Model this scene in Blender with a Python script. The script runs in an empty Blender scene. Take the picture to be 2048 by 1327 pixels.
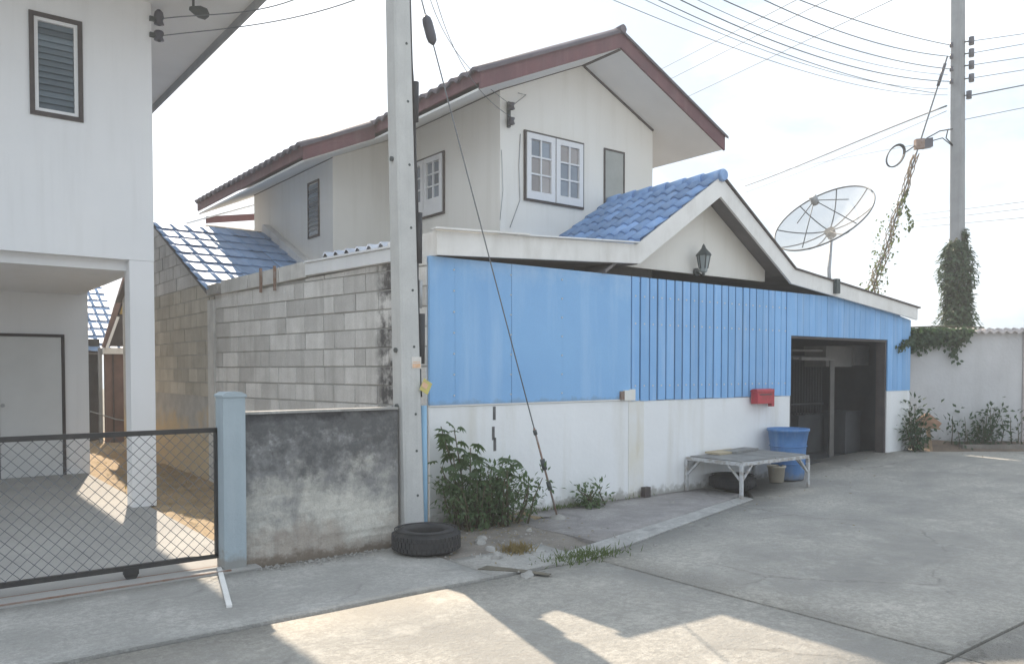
import bpy, bmesh, math, random
from mathutils import Vector, Matrix, noise
random.seed(7)
R = math.radians
scene = bpy.context.scene
col = scene.collection

# ------------------------------------------------------------------ camera
# ground frame: +X runs along the blue front wall, +Y goes back between the houses, origin at the wall's left corner
CAM = Vector((-4.17, -6.73, 1.55))
FPX, PXC, PYC, HOR = 1597.0, 1024.0, 782.0, 738.0
YAW = R(37.7)
PIT = math.atan((PYC - HOR) / FPX)
cd = bpy.data.cameras.new('camera')
cam = bpy.data.objects.new('camera', cd)
col.objects.link(cam)
cam.location = CAM
cam.rotation_euler = (R(90) - PIT, 0, -YAW)
cd.sensor_width = 36
cd.lens = 36 * FPX / 2048
cd.shift_y = (PYC - 663.5) / 2048
cd.clip_start = .05
cd.clip_end = 2000
scene.camera = cam

# ------------------------------------------------------------------ sky, sun, exposure
SUN_EL, SUN_DX, SUN_DY = R(40.5), .2366, .9717
world = bpy.data.worlds.new('World')
scene.world = world
world.use_nodes = True
wn, wl = world.node_tree.nodes, world.node_tree.links
bg = wn['Background']
sky = wn.new('ShaderNodeTexSky')
sky.sky_type = 'NISHITA'
sky.sun_disc = False
sky.sun_elevation = SUN_EL
sky.sun_rotation = math.atan2(SUN_DX, SUN_DY)
sky.air_density = 1.0
sky.dust_density = 3.0
sky.ozone_density = 1.0
tc = wn.new('ShaderNodeTexCoord')
mp = wn.new('ShaderNodeMapping')
mp.inputs['Scale'].default_value = (1, 1, 2.5)
nz = wn.new('ShaderNodeTexNoise')
nz.inputs['Scale'].default_value = 2.2
nz.inputs['Detail'].default_value = 7
nz.inputs['Roughness'].default_value = .6
ramp = wn.new('ShaderNodeValToRGB')
ramp.color_ramp.elements[0].position = .42
ramp.color_ramp.elements[1].position = .72
ramp.color_ramp.elements[0].color = (.93, .93, .93, 1)
ramp.color_ramp.elements[1].color = (1, 1, 1, 1)
mx = wn.new('ShaderNodeMix')
mx.data_type = 'RGBA'
cl = wn.new('ShaderNodeValToRGB')
cl.color_ramp.elements[0].position = .40; cl.color_ramp.elements[0].color = (1.06, 1.27, 1.47, 1)
cl.color_ramp.elements[1].position = .66; cl.color_ramp.elements[1].color = (2.36, 2.50, 2.64, 1)
wl.new(nz.outputs['Fac'], cl.inputs['Fac'])
wl.new(cl.outputs['Color'], mx.inputs[7])
wl.new(tc.outputs['Generated'], mp.inputs['Vector'])
wl.new(mp.outputs[0], nz.inputs['Vector'])
wl.new(nz.outputs['Fac'], ramp.inputs['Fac'])
wl.new(ramp.outputs['Color'], mx.inputs[0])
wl.new(sky.outputs[0], mx.inputs[6])
wl.new(mx.outputs[2], bg.inputs['Color'])
bg.inputs['Strength'].default_value = .15

sl = bpy.data.lights.new('sun', 'SUN')
sl.energy = 1.95
sl.angle = R(.53)
sl.color = (1, .86, .69)
so = bpy.data.objects.new('sun', sl)
col.objects.link(so)
so.location = (0, 0, 30)
h = math.cos(SUN_EL)
so.rotation_euler = Vector((SUN_DX * h, SUN_DY * h, math.sin(SUN_EL))).to_track_quat('Z', 'Y').to_euler()

scene.view_settings.view_transform = 'Standard'
scene.view_settings.look = 'None'
scene.view_settings.gamma = 1
scene.view_settings.use_curve_mapping = False
scene.view_settings.exposure = 2.05
scene.render.engine = 'CYCLES'
scene.cycles.use_denoising = True
scene.cycles.max_bounces = 8
scene.cycles.diffuse_bounces = 4
scene.cycles.transparent_max_bounces = 12

# ------------------------------------------------------------------ helpers
_fw = Vector((math.sin(YAW) * math.cos(PIT), math.cos(YAW) * math.cos(PIT), -math.sin(PIT)))
_rt = Vector((math.cos(YAW), -math.sin(YAW), 0))
_up = _rt.cross(_fw)
def _ray(px, py): return _fw + _rt * ((px - PXC) / FPX) + _up * ((PYC - py) / FPX)
def on(px, py, axis, val):          # where a sight line of the photograph meets the plane x / y / z = val
    d = _ray(px, py); i = 'xyz'.index(axis)
    return CAM + d * ((val - CAM[i]) / d[i])
def far(px, py, w):                 # the point of a sight line at w metres depth
    return CAM + _ray(px, py) * w
def zg(x):                          # the ground climbs a little to the right
    t = max(0, min(1, (x - 4.2) / 5.0))
    return .17 * t * t * (3 - 2 * t)

WT = {}
def attach(o, parent):
    if parent is not None:
        o.parent = parent
        o.matrix_parent_inverse = Matrix.Translation(-WT.get(parent.name, Vector((0, 0, 0))))

def tag(o, label=None, cat=None, group=None, kind=None):
    if label: o['label'] = label
    if cat: o['category'] = cat
    if group: o['group'] = group
    if kind: o['kind'] = kind
    return o
def thing(name, label, cat, loc=(0, 0, 0), group=None):
    o = bpy.data.objects.new(name, None)
    o.empty_display_size = .2
    col.objects.link(o)
    o.location = loc
    WT[o.name] = Vector(loc)
    return tag(o, label, cat, group)

class MB:
    def __init__(s): s.v = []; s.f = []; s.sm = []
    def poly(s, pts, faces, smooth=False):
        n = len(s.v)
        s.v += [tuple(p) for p in pts]
        s.f += [tuple(i + n for i in f) for f in faces]
        s.sm += [smooth] * len(faces)
        return s
    def box(s, a, b):
        (x0, y0, z0), (x1, y1, z1) = a, b
        if x0 > x1: x0, x1 = x1, x0
        if y0 > y1: y0, y1 = y1, y0
        if z0 > z1: z0, z1 = z1, z0
        return s.poly([(x0, y0, z0), (x1, y0, z0), (x1, y1, z0), (x0, y1, z0), (x0, y0, z1), (x1, y0, z1), (x1, y1, z1), (x0, y1, z1)],
                      [(0, 3, 2, 1), (4, 5, 6, 7), (0, 1, 5, 4), (1, 2, 6, 5), (2, 3, 7, 6), (3, 0, 4, 7)])
    def obox(s, o, ax, ay, az):      # box from a corner and three edge vectors
        o, ax, ay, az = map(Vector, (o, ax, ay, az))
        p = [o, o + ax, o + ax + ay, o + ay]
        return s.poly(p + [q + az for q in p], [(0, 3, 2, 1), (4, 5, 6, 7), (0, 1, 5, 4), (1, 2, 6, 5), (2, 3, 7, 6), (3, 0, 4, 7)])
    def prism(s, pts, d):            # polygon pushed along d
        d = Vector(d); n = len(pts)
        a = [Vector(p) for p in pts]
        return s.poly(a + [p + d for p in a], [tuple(range(n))[::-1], tuple(range(n, 2 * n))] + [(i, (i + 1) % n, n + (i + 1) % n, n + i) for i in range(n)])
    def tube(s, pts, r, n=6, smooth=True, caps=True):
        pts = [Vector(p) for p in pts]
        rs = r if isinstance(r, (list, tuple)) else [r] * len(pts)
        base = len(s.v); up = None
        for i, p in enumerate(pts):
            t = (pts[min(i + 1, len(pts) - 1)] - pts[max(i - 1, 0)]).normalized()
            if up is None: up = t.orthogonal().normalized()
            up = (up - t * up.dot(t)); up = up.normalized() if up.length > 1e-6 else t.orthogonal().normalized()
            bi = t.cross(up)
            for k in range(n):
                a = 2 * math.pi * k / n
                s.v.append(tuple(p + (up * math.cos(a) + bi * math.sin(a)) * rs[i]))
        for i in range(len(pts) - 1):
            for k in range(n):
                a, b = base + i * n + k, base + i * n + (k + 1) % n
                s.f.append((a, b, b + n, a + n)); s.sm.append(smooth)
        if caps:
            s.f.append(tuple(base + k for k in range(n))[::-1]); s.sm.append(False)
            e = base + (len(pts) - 1) * n
            s.f.append(tuple(e + k for k in range(n))); s.sm.append(False)
        return s
    def bar(s, a, b, w, h=None, up=(0, 0, 1)):   # rectangular bar between two points
        a, b = Vector(a), Vector(b); h = h or w
        t = (b - a).normalized(); u = Vector(up); u = u - t * u.dot(t)
        u = u.normalized() if u.length > 1e-4 else t.orthogonal().normalized()
        bi = t.cross(u)
        return s.obox(a - bi * w / 2 - u * h / 2, b - a, bi * w, u * h)
    def lathe(s, c, prof, n=20, smooth=True):
        c = Vector(c); base = len(s.v)
        for r, z in prof:
            for k in range(n):
                a = 2 * math.pi * k / n
                s.v.append((c.x + r * math.cos(a), c.y + r * math.sin(a), c.z + z))
        for i in range(len(prof) - 1):
            for k in range(n):
                a, b = base + i * n + k, base + i * n + (k + 1) % n
                s.f.append((a, b, b + n, a + n)); s.sm.append(smooth)
        return s
    def leaf(s, c, d, nrm, l, w):
        c, d, nrm = Vector(c), Vector(d).normalized(), Vector(nrm)
        sd = d.cross(nrm); sd = sd.normalized() if sd.length > 1e-4 else d.orthogonal().normalized()
        nn = sd.cross(d)
        p = [c, c + d * l * .45 + sd * w / 2 + nn * w * .12, c + d * l - nn * l * .08, c + d * l * .45 - sd * w / 2 + nn * w * .12]
        return s.poly(p, [(0, 1, 2), (0, 2, 3)])
    def mesh(s, name, m):
        me = bpy.data.meshes.new(name)
        me.from_pydata(s.v, [], s.f)
        me.polygons.foreach_set('use_smooth', s.sm)
        if m: me.materials.append(m)
        me.update()
        return me
    def build(s, name, m, parent=None, origin=None, fix=True):
        if origin is not None:
            o0 = Vector(origin); s.v = [tuple(Vector(p) - o0) for p in s.v]
        me = s.mesh(name, m)
        if fix:
            bm = bmesh.new(); bm.from_mesh(me)
            bmesh.ops.recalc_face_normals(bm, faces=bm.faces)
            bm.to_mesh(me); bm.free()
        o = bpy.data.objects.new(name, me)
        col.objects.link(o)
        if origin is not None:
            o.location = origin
            if parent is None: WT[o.name] = Vector(origin)
        attach(o, parent)
        return o

def inst(name, me, parent, mw):
    o = bpy.data.objects.new(name, me)
    col.objects.link(o)
    attach(o, parent)
    o.matrix_basis = mw
    return o

# ------------------------------------------------------------------ materials
def mat(name, c, c2=None, scale=2.0, amt=1.0, rough=.85, bump=.15, bscale=40, rnd=0.0, spec=.3, metal=0.0,
        streak=None, streak_amt=.5, sscale=(9, 9, .7), speck=0.0, dirt=None, lo=.35, hi=.7, cracks=0.0, band=None):
    m = bpy.data.materials.new(name)
    m.use_nodes = True
    nt = m.node_tree; N, L = nt.nodes, nt.links
    b = N['Principled BSDF']
    b.inputs['Roughness'].default_value = rough
    b.inputs['Specular IOR Level'].default_value = spec
    b.inputs['Metallic'].default_value = metal
    g = N.new('ShaderNodeNewGeometry')
    def mixn(f, a, bb, mode='MIX'):
        x = N.new('ShaderNodeMix'); x.data_type = 'RGBA'; x.blend_type = mode
        for sock, val in ((0, f), (6, a), (7, bb)):
            if hasattr(val, 'links'): L.new(val, x.inputs[sock])
            elif isinstance(val, (int, float)): x.inputs[sock].default_value = val
            else: x.inputs[sock].default_value = (*val[:3], 1)
        return x.outputs[2]
    def nse(sc, det=6, ro=.6, vec=None):
        n = N.new('ShaderNodeTexNoise'); n.inputs['Scale'].default_value = sc
        n.inputs['Detail'].default_value = det; n.inputs['Roughness'].default_value = ro
        L.new(vec or g.outputs['Position'], n.inputs['Vector'])
        return n.outputs['Fac']
    def rng(f, a, bb, c0=0, c1=1):
        r = N.new('ShaderNodeMapRange'); L.new(f, r.inputs[0])
        for i, v in ((1, a), (2, bb), (3, c0), (4, c1)): r.inputs[i].default_value = v
        return r.outputs[0]
    out = None
    if c2 is None: c2 = tuple(x * .82 for x in c)
    out = mixn(rng(nse(scale), lo, hi, 0, amt), c, c2)
    if speck:
        out = mixn(rng(nse(90, 3, .7), .35, .7, 0, speck), out, tuple(x * .45 for x in c))
    if streak:
        mpn = N.new('ShaderNodeMapping'); mpn.inputs['Scale'].default_value = sscale
        L.new(g.outputs['Position'], mpn.inputs['Vector'])
        out = mixn(rng(nse(1.0, 5, .6, mpn.outputs[0]), .5, .78, 0, streak_amt), out, streak)
    if dirt:                          # grime that belongs to the thing: colour, z bottom, z top, strength
        for (dc, z0, z1, st, sc) in dirt:
            sp = N.new('ShaderNodeSeparateXYZ'); L.new(g.outputs['Position'], sp.inputs[0])
            f = rng(sp.outputs[2], z0, z1, 0, 1)
            ad = N.new('ShaderNodeMath'); ad.operation = 'MULTIPLY_ADD'
            L.new(nse(sc, 8, .68), ad.inputs[0]); ad.inputs[1].default_value = 1.5; ad.inputs[2].default_value = -.75
            a2 = N.new('ShaderNodeMath'); a2.operation = 'ADD'; L.new(f, a2.inputs[0]); L.new(ad.outputs[0], a2.inputs[1])
            out = mixn(rng(a2.outputs[0], .42, .72, 0, st), out, dc)
    if cracks:                        # hairline cracks and small dark spots
        wv = N.new('ShaderNodeVectorMath'); wv.operation = 'MULTIPLY_ADD'
        nv = N.new('ShaderNodeTexNoise'); nv.inputs['Scale'].default_value = 2.2; nv.inputs['Detail'].default_value = 5
        L.new(g.outputs['Position'], nv.inputs['Vector']); L.new(nv.outputs['Color'], wv.inputs[0])
        wv.inputs[1].default_value = (.5, .5, .0); L.new(g.outputs['Position'], wv.inputs[2])
        vo = N.new('ShaderNodeTexVoronoi'); vo.feature = 'DISTANCE_TO_EDGE'; vo.inputs['Scale'].default_value = .42
        L.new(wv.outputs[0], vo.inputs['Vector'])
        cm = N.new('ShaderNodeMath'); cm.operation = 'MULTIPLY'
        L.new(rng(vo.outputs['Distance'], .0, .010, 1, 0), cm.inputs[0]); L.new(rng(nse(.8), .46, .56, 0, min(1, cracks * 1.6)), cm.inputs[1])
        out = mixn(cm.outputs[0], out, tuple(x * .3 for x in c))
        out = mixn(rng(nse(22, 4, .7), .44, .60, 0, .62), out, tuple(x * .5 for x in c))
        out = mixn(rng(nse(55, 3, .75), .48, .64, 0, .5), out, tuple(x * .5 for x in c))
        out = mixn(rng(nse(5.5, 6, .7), .44, .60, 0, .42), out, tuple(x * .62 for x in c))
        out = mixn(rng(nse(7, 8, .75), .60, .72, 0, .45), out, tuple(x * .5 for x in c))
        out = mixn(rng(nse(2.6, 8, .7), .56, .68, 0, .30), out, tuple(min(1, x * 1.25) for x in c))
    if band:                          # one upright soot stain: axis, centre, half width, strength
        ax_, c0_, hw_, st_b = band
        sp2 = N.new('ShaderNodeSeparateXYZ'); L.new(g.outputs['Position'], sp2.inputs[0])
        ab = N.new('ShaderNodeMath'); ab.operation = 'SUBTRACT'; L.new(sp2.outputs[ax_], ab.inputs[0]); ab.inputs[1].default_value = c0_
        ab2 = N.new('ShaderNodeMath'); ab2.operation = 'ABSOLUTE'; L.new(ab.outputs[0], ab2.inputs[0])
        mu = N.new('ShaderNodeMath'); mu.operation = 'MULTIPLY'
        L.new(rng(ab2.outputs[0], hw_ * .4, hw_, 1, 0), mu.inputs[0]); L.new(rng(nse(4.5, 7, .65), .42, .58, 0, st_b), mu.inputs[1])
        out = mixn(mu.outputs[0], out, (.05, .05, .055))
    if rnd:
        oi = N.new('ShaderNodeObjectInfo')
        hs = N.new('ShaderNodeHueSaturation')
        L.new(rng(oi.outputs['Random'], 0, 1, 1 - rnd, 1 + rnd), hs.inputs['Value'])
        L.new(out, hs.inputs['Color']); out = hs.outputs['Color']
    L.new(out, b.inputs['Base Color'])
    if bump:
        bn = N.new('ShaderNodeBump'); bn.inputs['Strength'].default_value = bump; bn.inputs['Distance'].default_value = .02
        L.new(nse(bscale, 6, .65), bn.inputs['Height']); L.new(bn.outputs[0], b.inputs['Normal'])
    return m

def leafmat(name, c, c2):
    m = mat(name, c, c2, scale=9, rough=.55, bump=0, spec=.4, lo=.3, hi=.7)
    b = m.node_tree.nodes['Principled BSDF']
    b.inputs['Subsurface Weight'].default_value = 0
    tr = m.node_tree.nodes.new('ShaderNodeBsdfTranslucent')
    tr.inputs['Color'].default_value = (c[0] * 1.6, c[1] * 1.7, c[2], 1)
    mixs = m.node_tree.nodes.new('ShaderNodeMixShader'); mixs.inputs[0].default_value = .3
    o = m.node_tree.nodes['Material Output']
    m.node_tree.links.new(b.outputs[0], mixs.inputs[1]); m.node_tree.links.new(tr.outputs[0], mixs.inputs[2])
    m.node_tree.links.new(mixs.outputs[0], o.inputs['Surface'])
    return m

K = {}
K['white'] = mat('white_paint', (.83, .835, .845), (.79, .80, .815), scale=1.1, bump=.12, bscale=18, streak=(.66, .66, .655), streak_amt=.4, sscale=(7, 7, .4))
K['cream'] = mat('cream_paint', (.87, .85, .80), (.84, .82, .77), scale=1.0, bump=.08, bscale=25, streak=(.72, .695, .63), streak_amt=.5, sscale=(6, 6, .4))
K['trim_white'] = mat('white_trim', (.82, .81, .79), (.73, .72, .70), scale=3, bump=.1, streak=(.52, .50, .46), streak_amt=.5, sscale=(5, 5, 1.2))
K['soffit'] = mat('soffit_board', (.80, .80, .79), (.74, .74, .73), scale=1.5, bump=.05)
K['dark_soffit'] = mat('dark_soffit_board', (.20, .19, .19), (.14, .13, .13), scale=2, bump=.05)
K['maroon'] = mat('maroon_fascia_paint', (.17, .075, .085), (.12, .06, .07), scale=2.5, rough=.6, streak=(.24, .16, .16), streak_amt=.4)
K['maroon_tile'] = mat('dark_roof_tile', (.14, .12, .14), (.09, .08, .10), scale=4, rough=.6)
K['blue_tile'] = mat('blue_glazed_tile', (.22, .38, .66), (.16, .29, .54), scale=5, rough=.58, bump=.08, rnd=.26, spec=.8, speck=.25, streak=(.34, .44, .60), streak_amt=.5, sscale=(7, 7, 3))
K['shiny_tile'] = mat('sky_blue_glazed_tile', (.26, .39, .60), (.20, .32, .52), scale=5, rough=.56, bump=.03, rnd=.12, spec=1.0)
K['glint_tile'] = mat('sun_glare_blue_tile', (.55, .60, .68), (.42, .48, .60), scale=4, rough=.4, bump=.08, rnd=.12, spec=.5)  # blue tile with the sun's glare put into a paler base colour
K['blue'] = mat('blue_board_paint', (.25, .48, .80), (.21, .43, .75), scale=1.6, rough=.6, bump=.06, rnd=.08, streak=(.42, .58, .80), streak_amt=.6, sscale=(12, 12, .8), speck=.12)
K['bluep'] = mat('blue_panel_paint', (.26, .50, .81), (.22, .44, .76), scale=.9, rough=.55, bump=.05, streak=(.40, .60, .84), streak_amt=.7, sscale=(4, 4, .35), speck=.15, dirt=[((.20, .28, .38), 1.30, 1.16, .5, 5), ((.42, .60, .82), 1.9, 3.2, .5, 2)])
K['basewhite'] = mat('white_base_paint', (.84, .85, .86), (.79, .80, .81), scale=1.4, bump=.3, bscale=14, streak=(.58, .55, .47), streak_amt=.5, sscale=(3.2, 3.2, .3),
                     dirt=[((.30, .29, .26), .22, -.05, .8, 7)])
K['stain'] = mat('yellow_stained_plaster', (.78, .78, .77), (.74, .71, .62), scale=2.2, bump=.25, bscale=16, streak=(.58, .50, .34), streak_amt=.8, sscale=(5, 5, .6), dirt=[((.35, .32, .27), .2, -.05, .8, 6)])
K['block'] = mat('concrete_block', (.70, .695, .68), (.56, .555, .54), scale=3.5, bump=.5, bscale=45, rnd=.17, speck=.45, streak=(.33, .325, .31), streak_amt=.5, band=(1, .62, .24, .9))
K['block_warm'] = mat('yellowed_concrete_block', (.58, .55, .48), (.46, .43, .37), scale=3, bump=.5, bscale=55, rnd=.14, speck=.3, streak=(.34, .31, .26), streak_amt=.45)
K['mortar'] = mat('mortar', (.50, .49, .47), (.36, .355, .34), scale=4, bump=.5, speck=.3, dirt=[((.56, .43, .25), 1.35, .3, .8, 2.5)])
K['soot'] = mat('blackened_mortar', (.07, .07, .075), (.20, .20, .20), scale=9, bump=.5)
K['flash'] = mat('cement_flashing', (.62, .62, .60), (.50, .50, .49), scale=5, bump=.3, streak=(.25, .24, .22), streak_amt=.5)
K['gutter'] = mat('white_gutter', (.74, .76, .78), (.66, .68, .70), scale=3, rough=.5, streak=(.5, .5, .5), streak_amt=.3)
K['lowwall'] = mat('mouldy_render', (.66, .64, .58), (.50, .49, .45), scale=3.2, bump=.8, bscale=16, speck=.45, streak=(.17, .17, .17), streak_amt=.55, sscale=(9, 9, 2.2), lo=.4, hi=.6,
                   dirt=[((.18, .183, .19), -.25, 1.10, .85, 2.4), ((.52, .53, .53), .2, 2.0, .8, 11), ((.085, .087, .09), .10, 1.35, .8, 7), ((.045, .045, .05), 1.02, 1.25, .85, 4), ((.16, .15, .12), .16, -.05, .9, 9), ((.30, .22, .17), .75, -.2, .45, 3)])
K['post'] = mat('blue_grey_post_paint', (.38, .45, .49), (.33, .39, .43), scale=3, bump=.2, streak=(.46, .52, .55), streak_amt=.4, dirt=[((.25, .23, .2), .25, 0, .7, 8)])
K['conc_pole'] = mat('spun_concrete', (.60, .605, .59), (.50, .505, .50), scale=3, bump=.25, speck=.2, streak=(.38, .385, .38), streak_amt=.5, sscale=(14, 14, .5))
K['grey_pole'] = mat('weathered_concrete', (.34, .35, .36), (.27, .28, .29), scale=3, bump=.2, streak=(.2, .2, .2), streak_amt=.4)
K['road'] = mat('road_concrete', (.55, .525, .475), (.32, .312, .295), scale=.75, bump=.8, bscale=38, speck=.6, lo=.40, hi=.60, streak=(.21, .208, .20), streak_amt=.6, sscale=(.45, 2.1, 1), cracks=.55)
K['apron'] = mat('apron_concrete', (.57, .555, .525), (.38, .375, .355), scale=1.7, bump=.8, bscale=38, speck=.55, lo=.36, hi=.64, streak=(.22, .215, .20), streak_amt=.55, sscale=(1.0, 2.6, 1), cracks=.5)
K['bank'] = mat('brown_earth', (.25, .19, .145), (.15, .12, .095), scale=6, bump=.9, bscale=22, speck=.5)
K['footpath'] = mat('damp_footpath_concrete', (.48, .455, .445), (.27, .255, .25), scale=1.9, bump=.8, bscale=38, speck=.55, lo=.36, hi=.62, streak=(.22, .21, .205), streak_amt=.6, sscale=(1.2, 3, 1), cracks=.4)
K['kerb'] = mat('pale_kerb_concrete', (.56, .55, .53), (.36, .355, .34), scale=3.5, bump=.5, speck=.45, lo=.38, hi=.6, streak=(.26, .255, .245), streak_amt=.6, sscale=(2, 3, 1), cracks=.4)
K['joint'] = mat('joint_dirt', (.12, .11, .09), (.19, .17, .13), scale=8)
K['soil'] = mat('dry_soil', (.46, .34, .21), (.30, .22, .13), scale=3, bump=.9, bscale=18, speck=.5)
K['dirt'] = mat('dark_damp_dirt', (.20, .18, .16), (.30, .27, .235), scale=5, bump=.9, bscale=25, speck=.4)
K['floor'] = mat('house_floor_concrete', (.42, .41, .39), (.34, .33, .32), scale=1.2, bump=.2, speck=.2)
K['black'] = mat('black_steel', (.035, .033, .033), (.06, .055, .05), scale=8, rough=.5, spec=.4)
K['frame'] = mat('dark_brown_frame', (.10, .085, .08), (.07, .06, .06), scale=6, rough=.6)
K['door'] = mat('pale_grey_door', (.66, .67, .67), (.60, .61, .61), scale=2, bump=.04)
K['rubber'] = mat('tyre_rubber', (.035, .036, .04), (.06, .06, .06), scale=6, rough=.75, bump=.25, bscale=60)
K['cable'] = mat('black_cable', (.035, .037, .042), (.06, .06, .065), rough=.6, bump=0)
K['wire'] = mat('weathered_wire', (.13, .14, .155), (.18, .19, .2), rough=.6, bump=0, metal=.2)
K['steel'] = mat('galvanised_steel', (.42, .43, .44), (.30, .31, .32), scale=8, rough=.5, metal=.35)
K['rust'] = mat('rusty_steel', (.22, .13, .09), (.30, .26, .24), scale=12, rough=.8)
K['tableframe'] = mat('grey_painted_steel', (.56, .57, .58), (.36, .33, .30), scale=14, rough=.6, speck=.3, lo=.45, hi=.62)
K['board'] = mat('weathered_plywood', (.30, .30, .29), (.20, .20, .20), scale=5, bump=.3, speck=.3)
K['pale_board'] = mat('pale_cut_board', (.50, .43, .30), (.36, .30, .22), scale=6, bump=.2)
K['barrel'] = mat('blue_plastic', (.10, .25, .52), (.07, .18, .42), scale=4, rough=.55, bump=.05, spec=.4, speck=.3, streak=(.28, .38, .52), streak_amt=.6, dirt=[((.22, .21, .19), .25, .0, .6, 6)])
K['bucket'] = mat('cream_plastic', (.62, .56, .46), (.52, .47, .38), scale=5, rough=.5)
K['red'] = mat('red_enamel', (.52, .06, .08), (.36, .07, .07), scale=12, rough=.5, speck=.25)
K['lamp'] = mat('dark_lamp_metal', (.06, .075, .075), (.09, .1, .1), rough=.5)
K['lampglass'] = mat('frosted_lamp_glass', (.32, .36, .37), (.26, .3, .31), rough=.3, bump=0)
K['insul'] = mat('brown_porcelain', (.12, .12, .14), (.08, .08, .1), rough=.35, bump=0)
K['greywall'] = mat('grey_render', (.56, .56, .57), (.47, .47, .48), scale=1.3, bump=.4, bscale=20, speck=.15, streak=(.38, .375, .37), streak_amt=.45, sscale=(3, 3, .4), dirt=[((.24, .23, .21), .55, .1, .7, 4)])
K['cement_tile'] = mat('cement_coping', (.50, .46, .45), (.34, .31, .30), scale=7, bump=.4)
K['wood'] = mat('sun_bleached_wood', (.34, .25, .17), (.25, .18, .12), scale=10, bump=.3, sscale=(20, 20, 2))
K['orange'] = mat('orange_brown_wood', (.34, .21, .14), (.26, .16, .11), scale=9, bump=.3)
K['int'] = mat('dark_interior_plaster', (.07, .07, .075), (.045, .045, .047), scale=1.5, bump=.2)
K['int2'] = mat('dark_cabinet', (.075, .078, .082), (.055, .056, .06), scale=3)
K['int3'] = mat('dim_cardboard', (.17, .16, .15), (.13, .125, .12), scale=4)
K['brownwall'] = mat('brown_shed_panel', (.22, .15, .13), (.16, .11, .10), scale=3)
K['yellowgable'] = mat('yellow_gable_board', (.48, .36, .16), (.40, .30, .14), scale=3)
K['plate1'] = mat('orange_print', (.70, .42, .25), (.75, .55, .4), scale=30, bump=0)
K['plate2'] = mat('white_print', (.72, .70, .66), (.66, .62, .58), scale=20, bump=0)
K['yellow'] = mat('yellow_tin_sign', (.62, .54, .16), (.5, .45, .2), scale=14, rough=.5)
K['lightblue'] = mat('light_blue_pipe', (.30, .50, .68), (.26, .45, .62), scale=5, rough=.5)
K['leaf'] = leafmat('weed_leaf', (.095, .15, .065), (.06, .10, .05))
K['leaf2'] = leafmat('dark_leaf', (.038, .072, .036), (.06, .10, .045))
K['leaf3'] = leafmat('pale_leaf', (.10, .13, .045), (.07, .10, .04))
K['drygrass'] = leafmat('dry_grass_blade', (.26, .19, .09), (.18, .15, .07))
K['grass'] = leafmat('grass_blade', (.12, .16, .06), (.08, .12, .045))
K['stem'] = mat('plant_stem', (.12, .10, .06), (.08, .08, .05), scale=9, bump=0)
K['stone'] = mat('broken_concrete', (.40, .39, .37), (.28, .27, .25), scale=6, bump=.5, speck=.3)
K['dishframe'] = mat('dark_dish_rib', (.12, .13, .14), (.16, .17, .18), scale=5, rough=.5, metal=.2)

def glassmat(name, c, rough=.12):
    m = mat(name, c, tuple(x * .8 for x in c), scale=2.5, rough=rough, bump=0, rnd=.35, spec=.6)
    return m
K['pane'] = glassmat('window_pane', (.24, .28, .33))
K['pane2'] = glassmat('curtained_pane', (.40, .37, .36), .2)
K['louvre'] = glassmat('louvre_glass', (.20, .25, .29), .25)
K['doorglass'] = glassmat('green_grey_pane', (.58, .60, .56), .35)
# perforated dish mesh: fine holes far below a pixel
m = mat('perforated_mesh', (.16, .17, .18), (.13, .14, .15), rough=.6, bump=0)
tr = m.node_tree.nodes.new('ShaderNodeBsdfTransparent'); ms = m.node_tree.nodes.new('ShaderNodeMixShader')
ms.inputs[0].default_value = .36
m.node_tree.links.new(tr.outputs[0], ms.inputs[1]); m.node_tree.links.new(m.node_tree.nodes['Principled BSDF'].outputs[0], ms.inputs[2])
m.node_tree.links.new(ms.outputs[0], m.node_tree.nodes['Material Output'].inputs['Surface'])
K['mesh'] = m

# ------------------------------------------------------------------ ground
g = MB()
xs = [-80, -40, -20] + [i * .5 for i in range(-20, 41)] + [30, 45, 70]
ys = [-40, -25, -12, -6, -3, 0, 3, 6, 12, 30, 60]
for y in ys:
    for x in xs: g.v.append((x, y, zg(x) - .09))
nx = len(xs)
for j in range(len(ys) - 1):
    for i in range(nx - 1):
        a = j * nx + i; g.f.append((a, a + 1, a + nx + 1, a + nx)); g.sm.append(True)
tag(g.build('ground', K['joint']), kind='structure')

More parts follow.
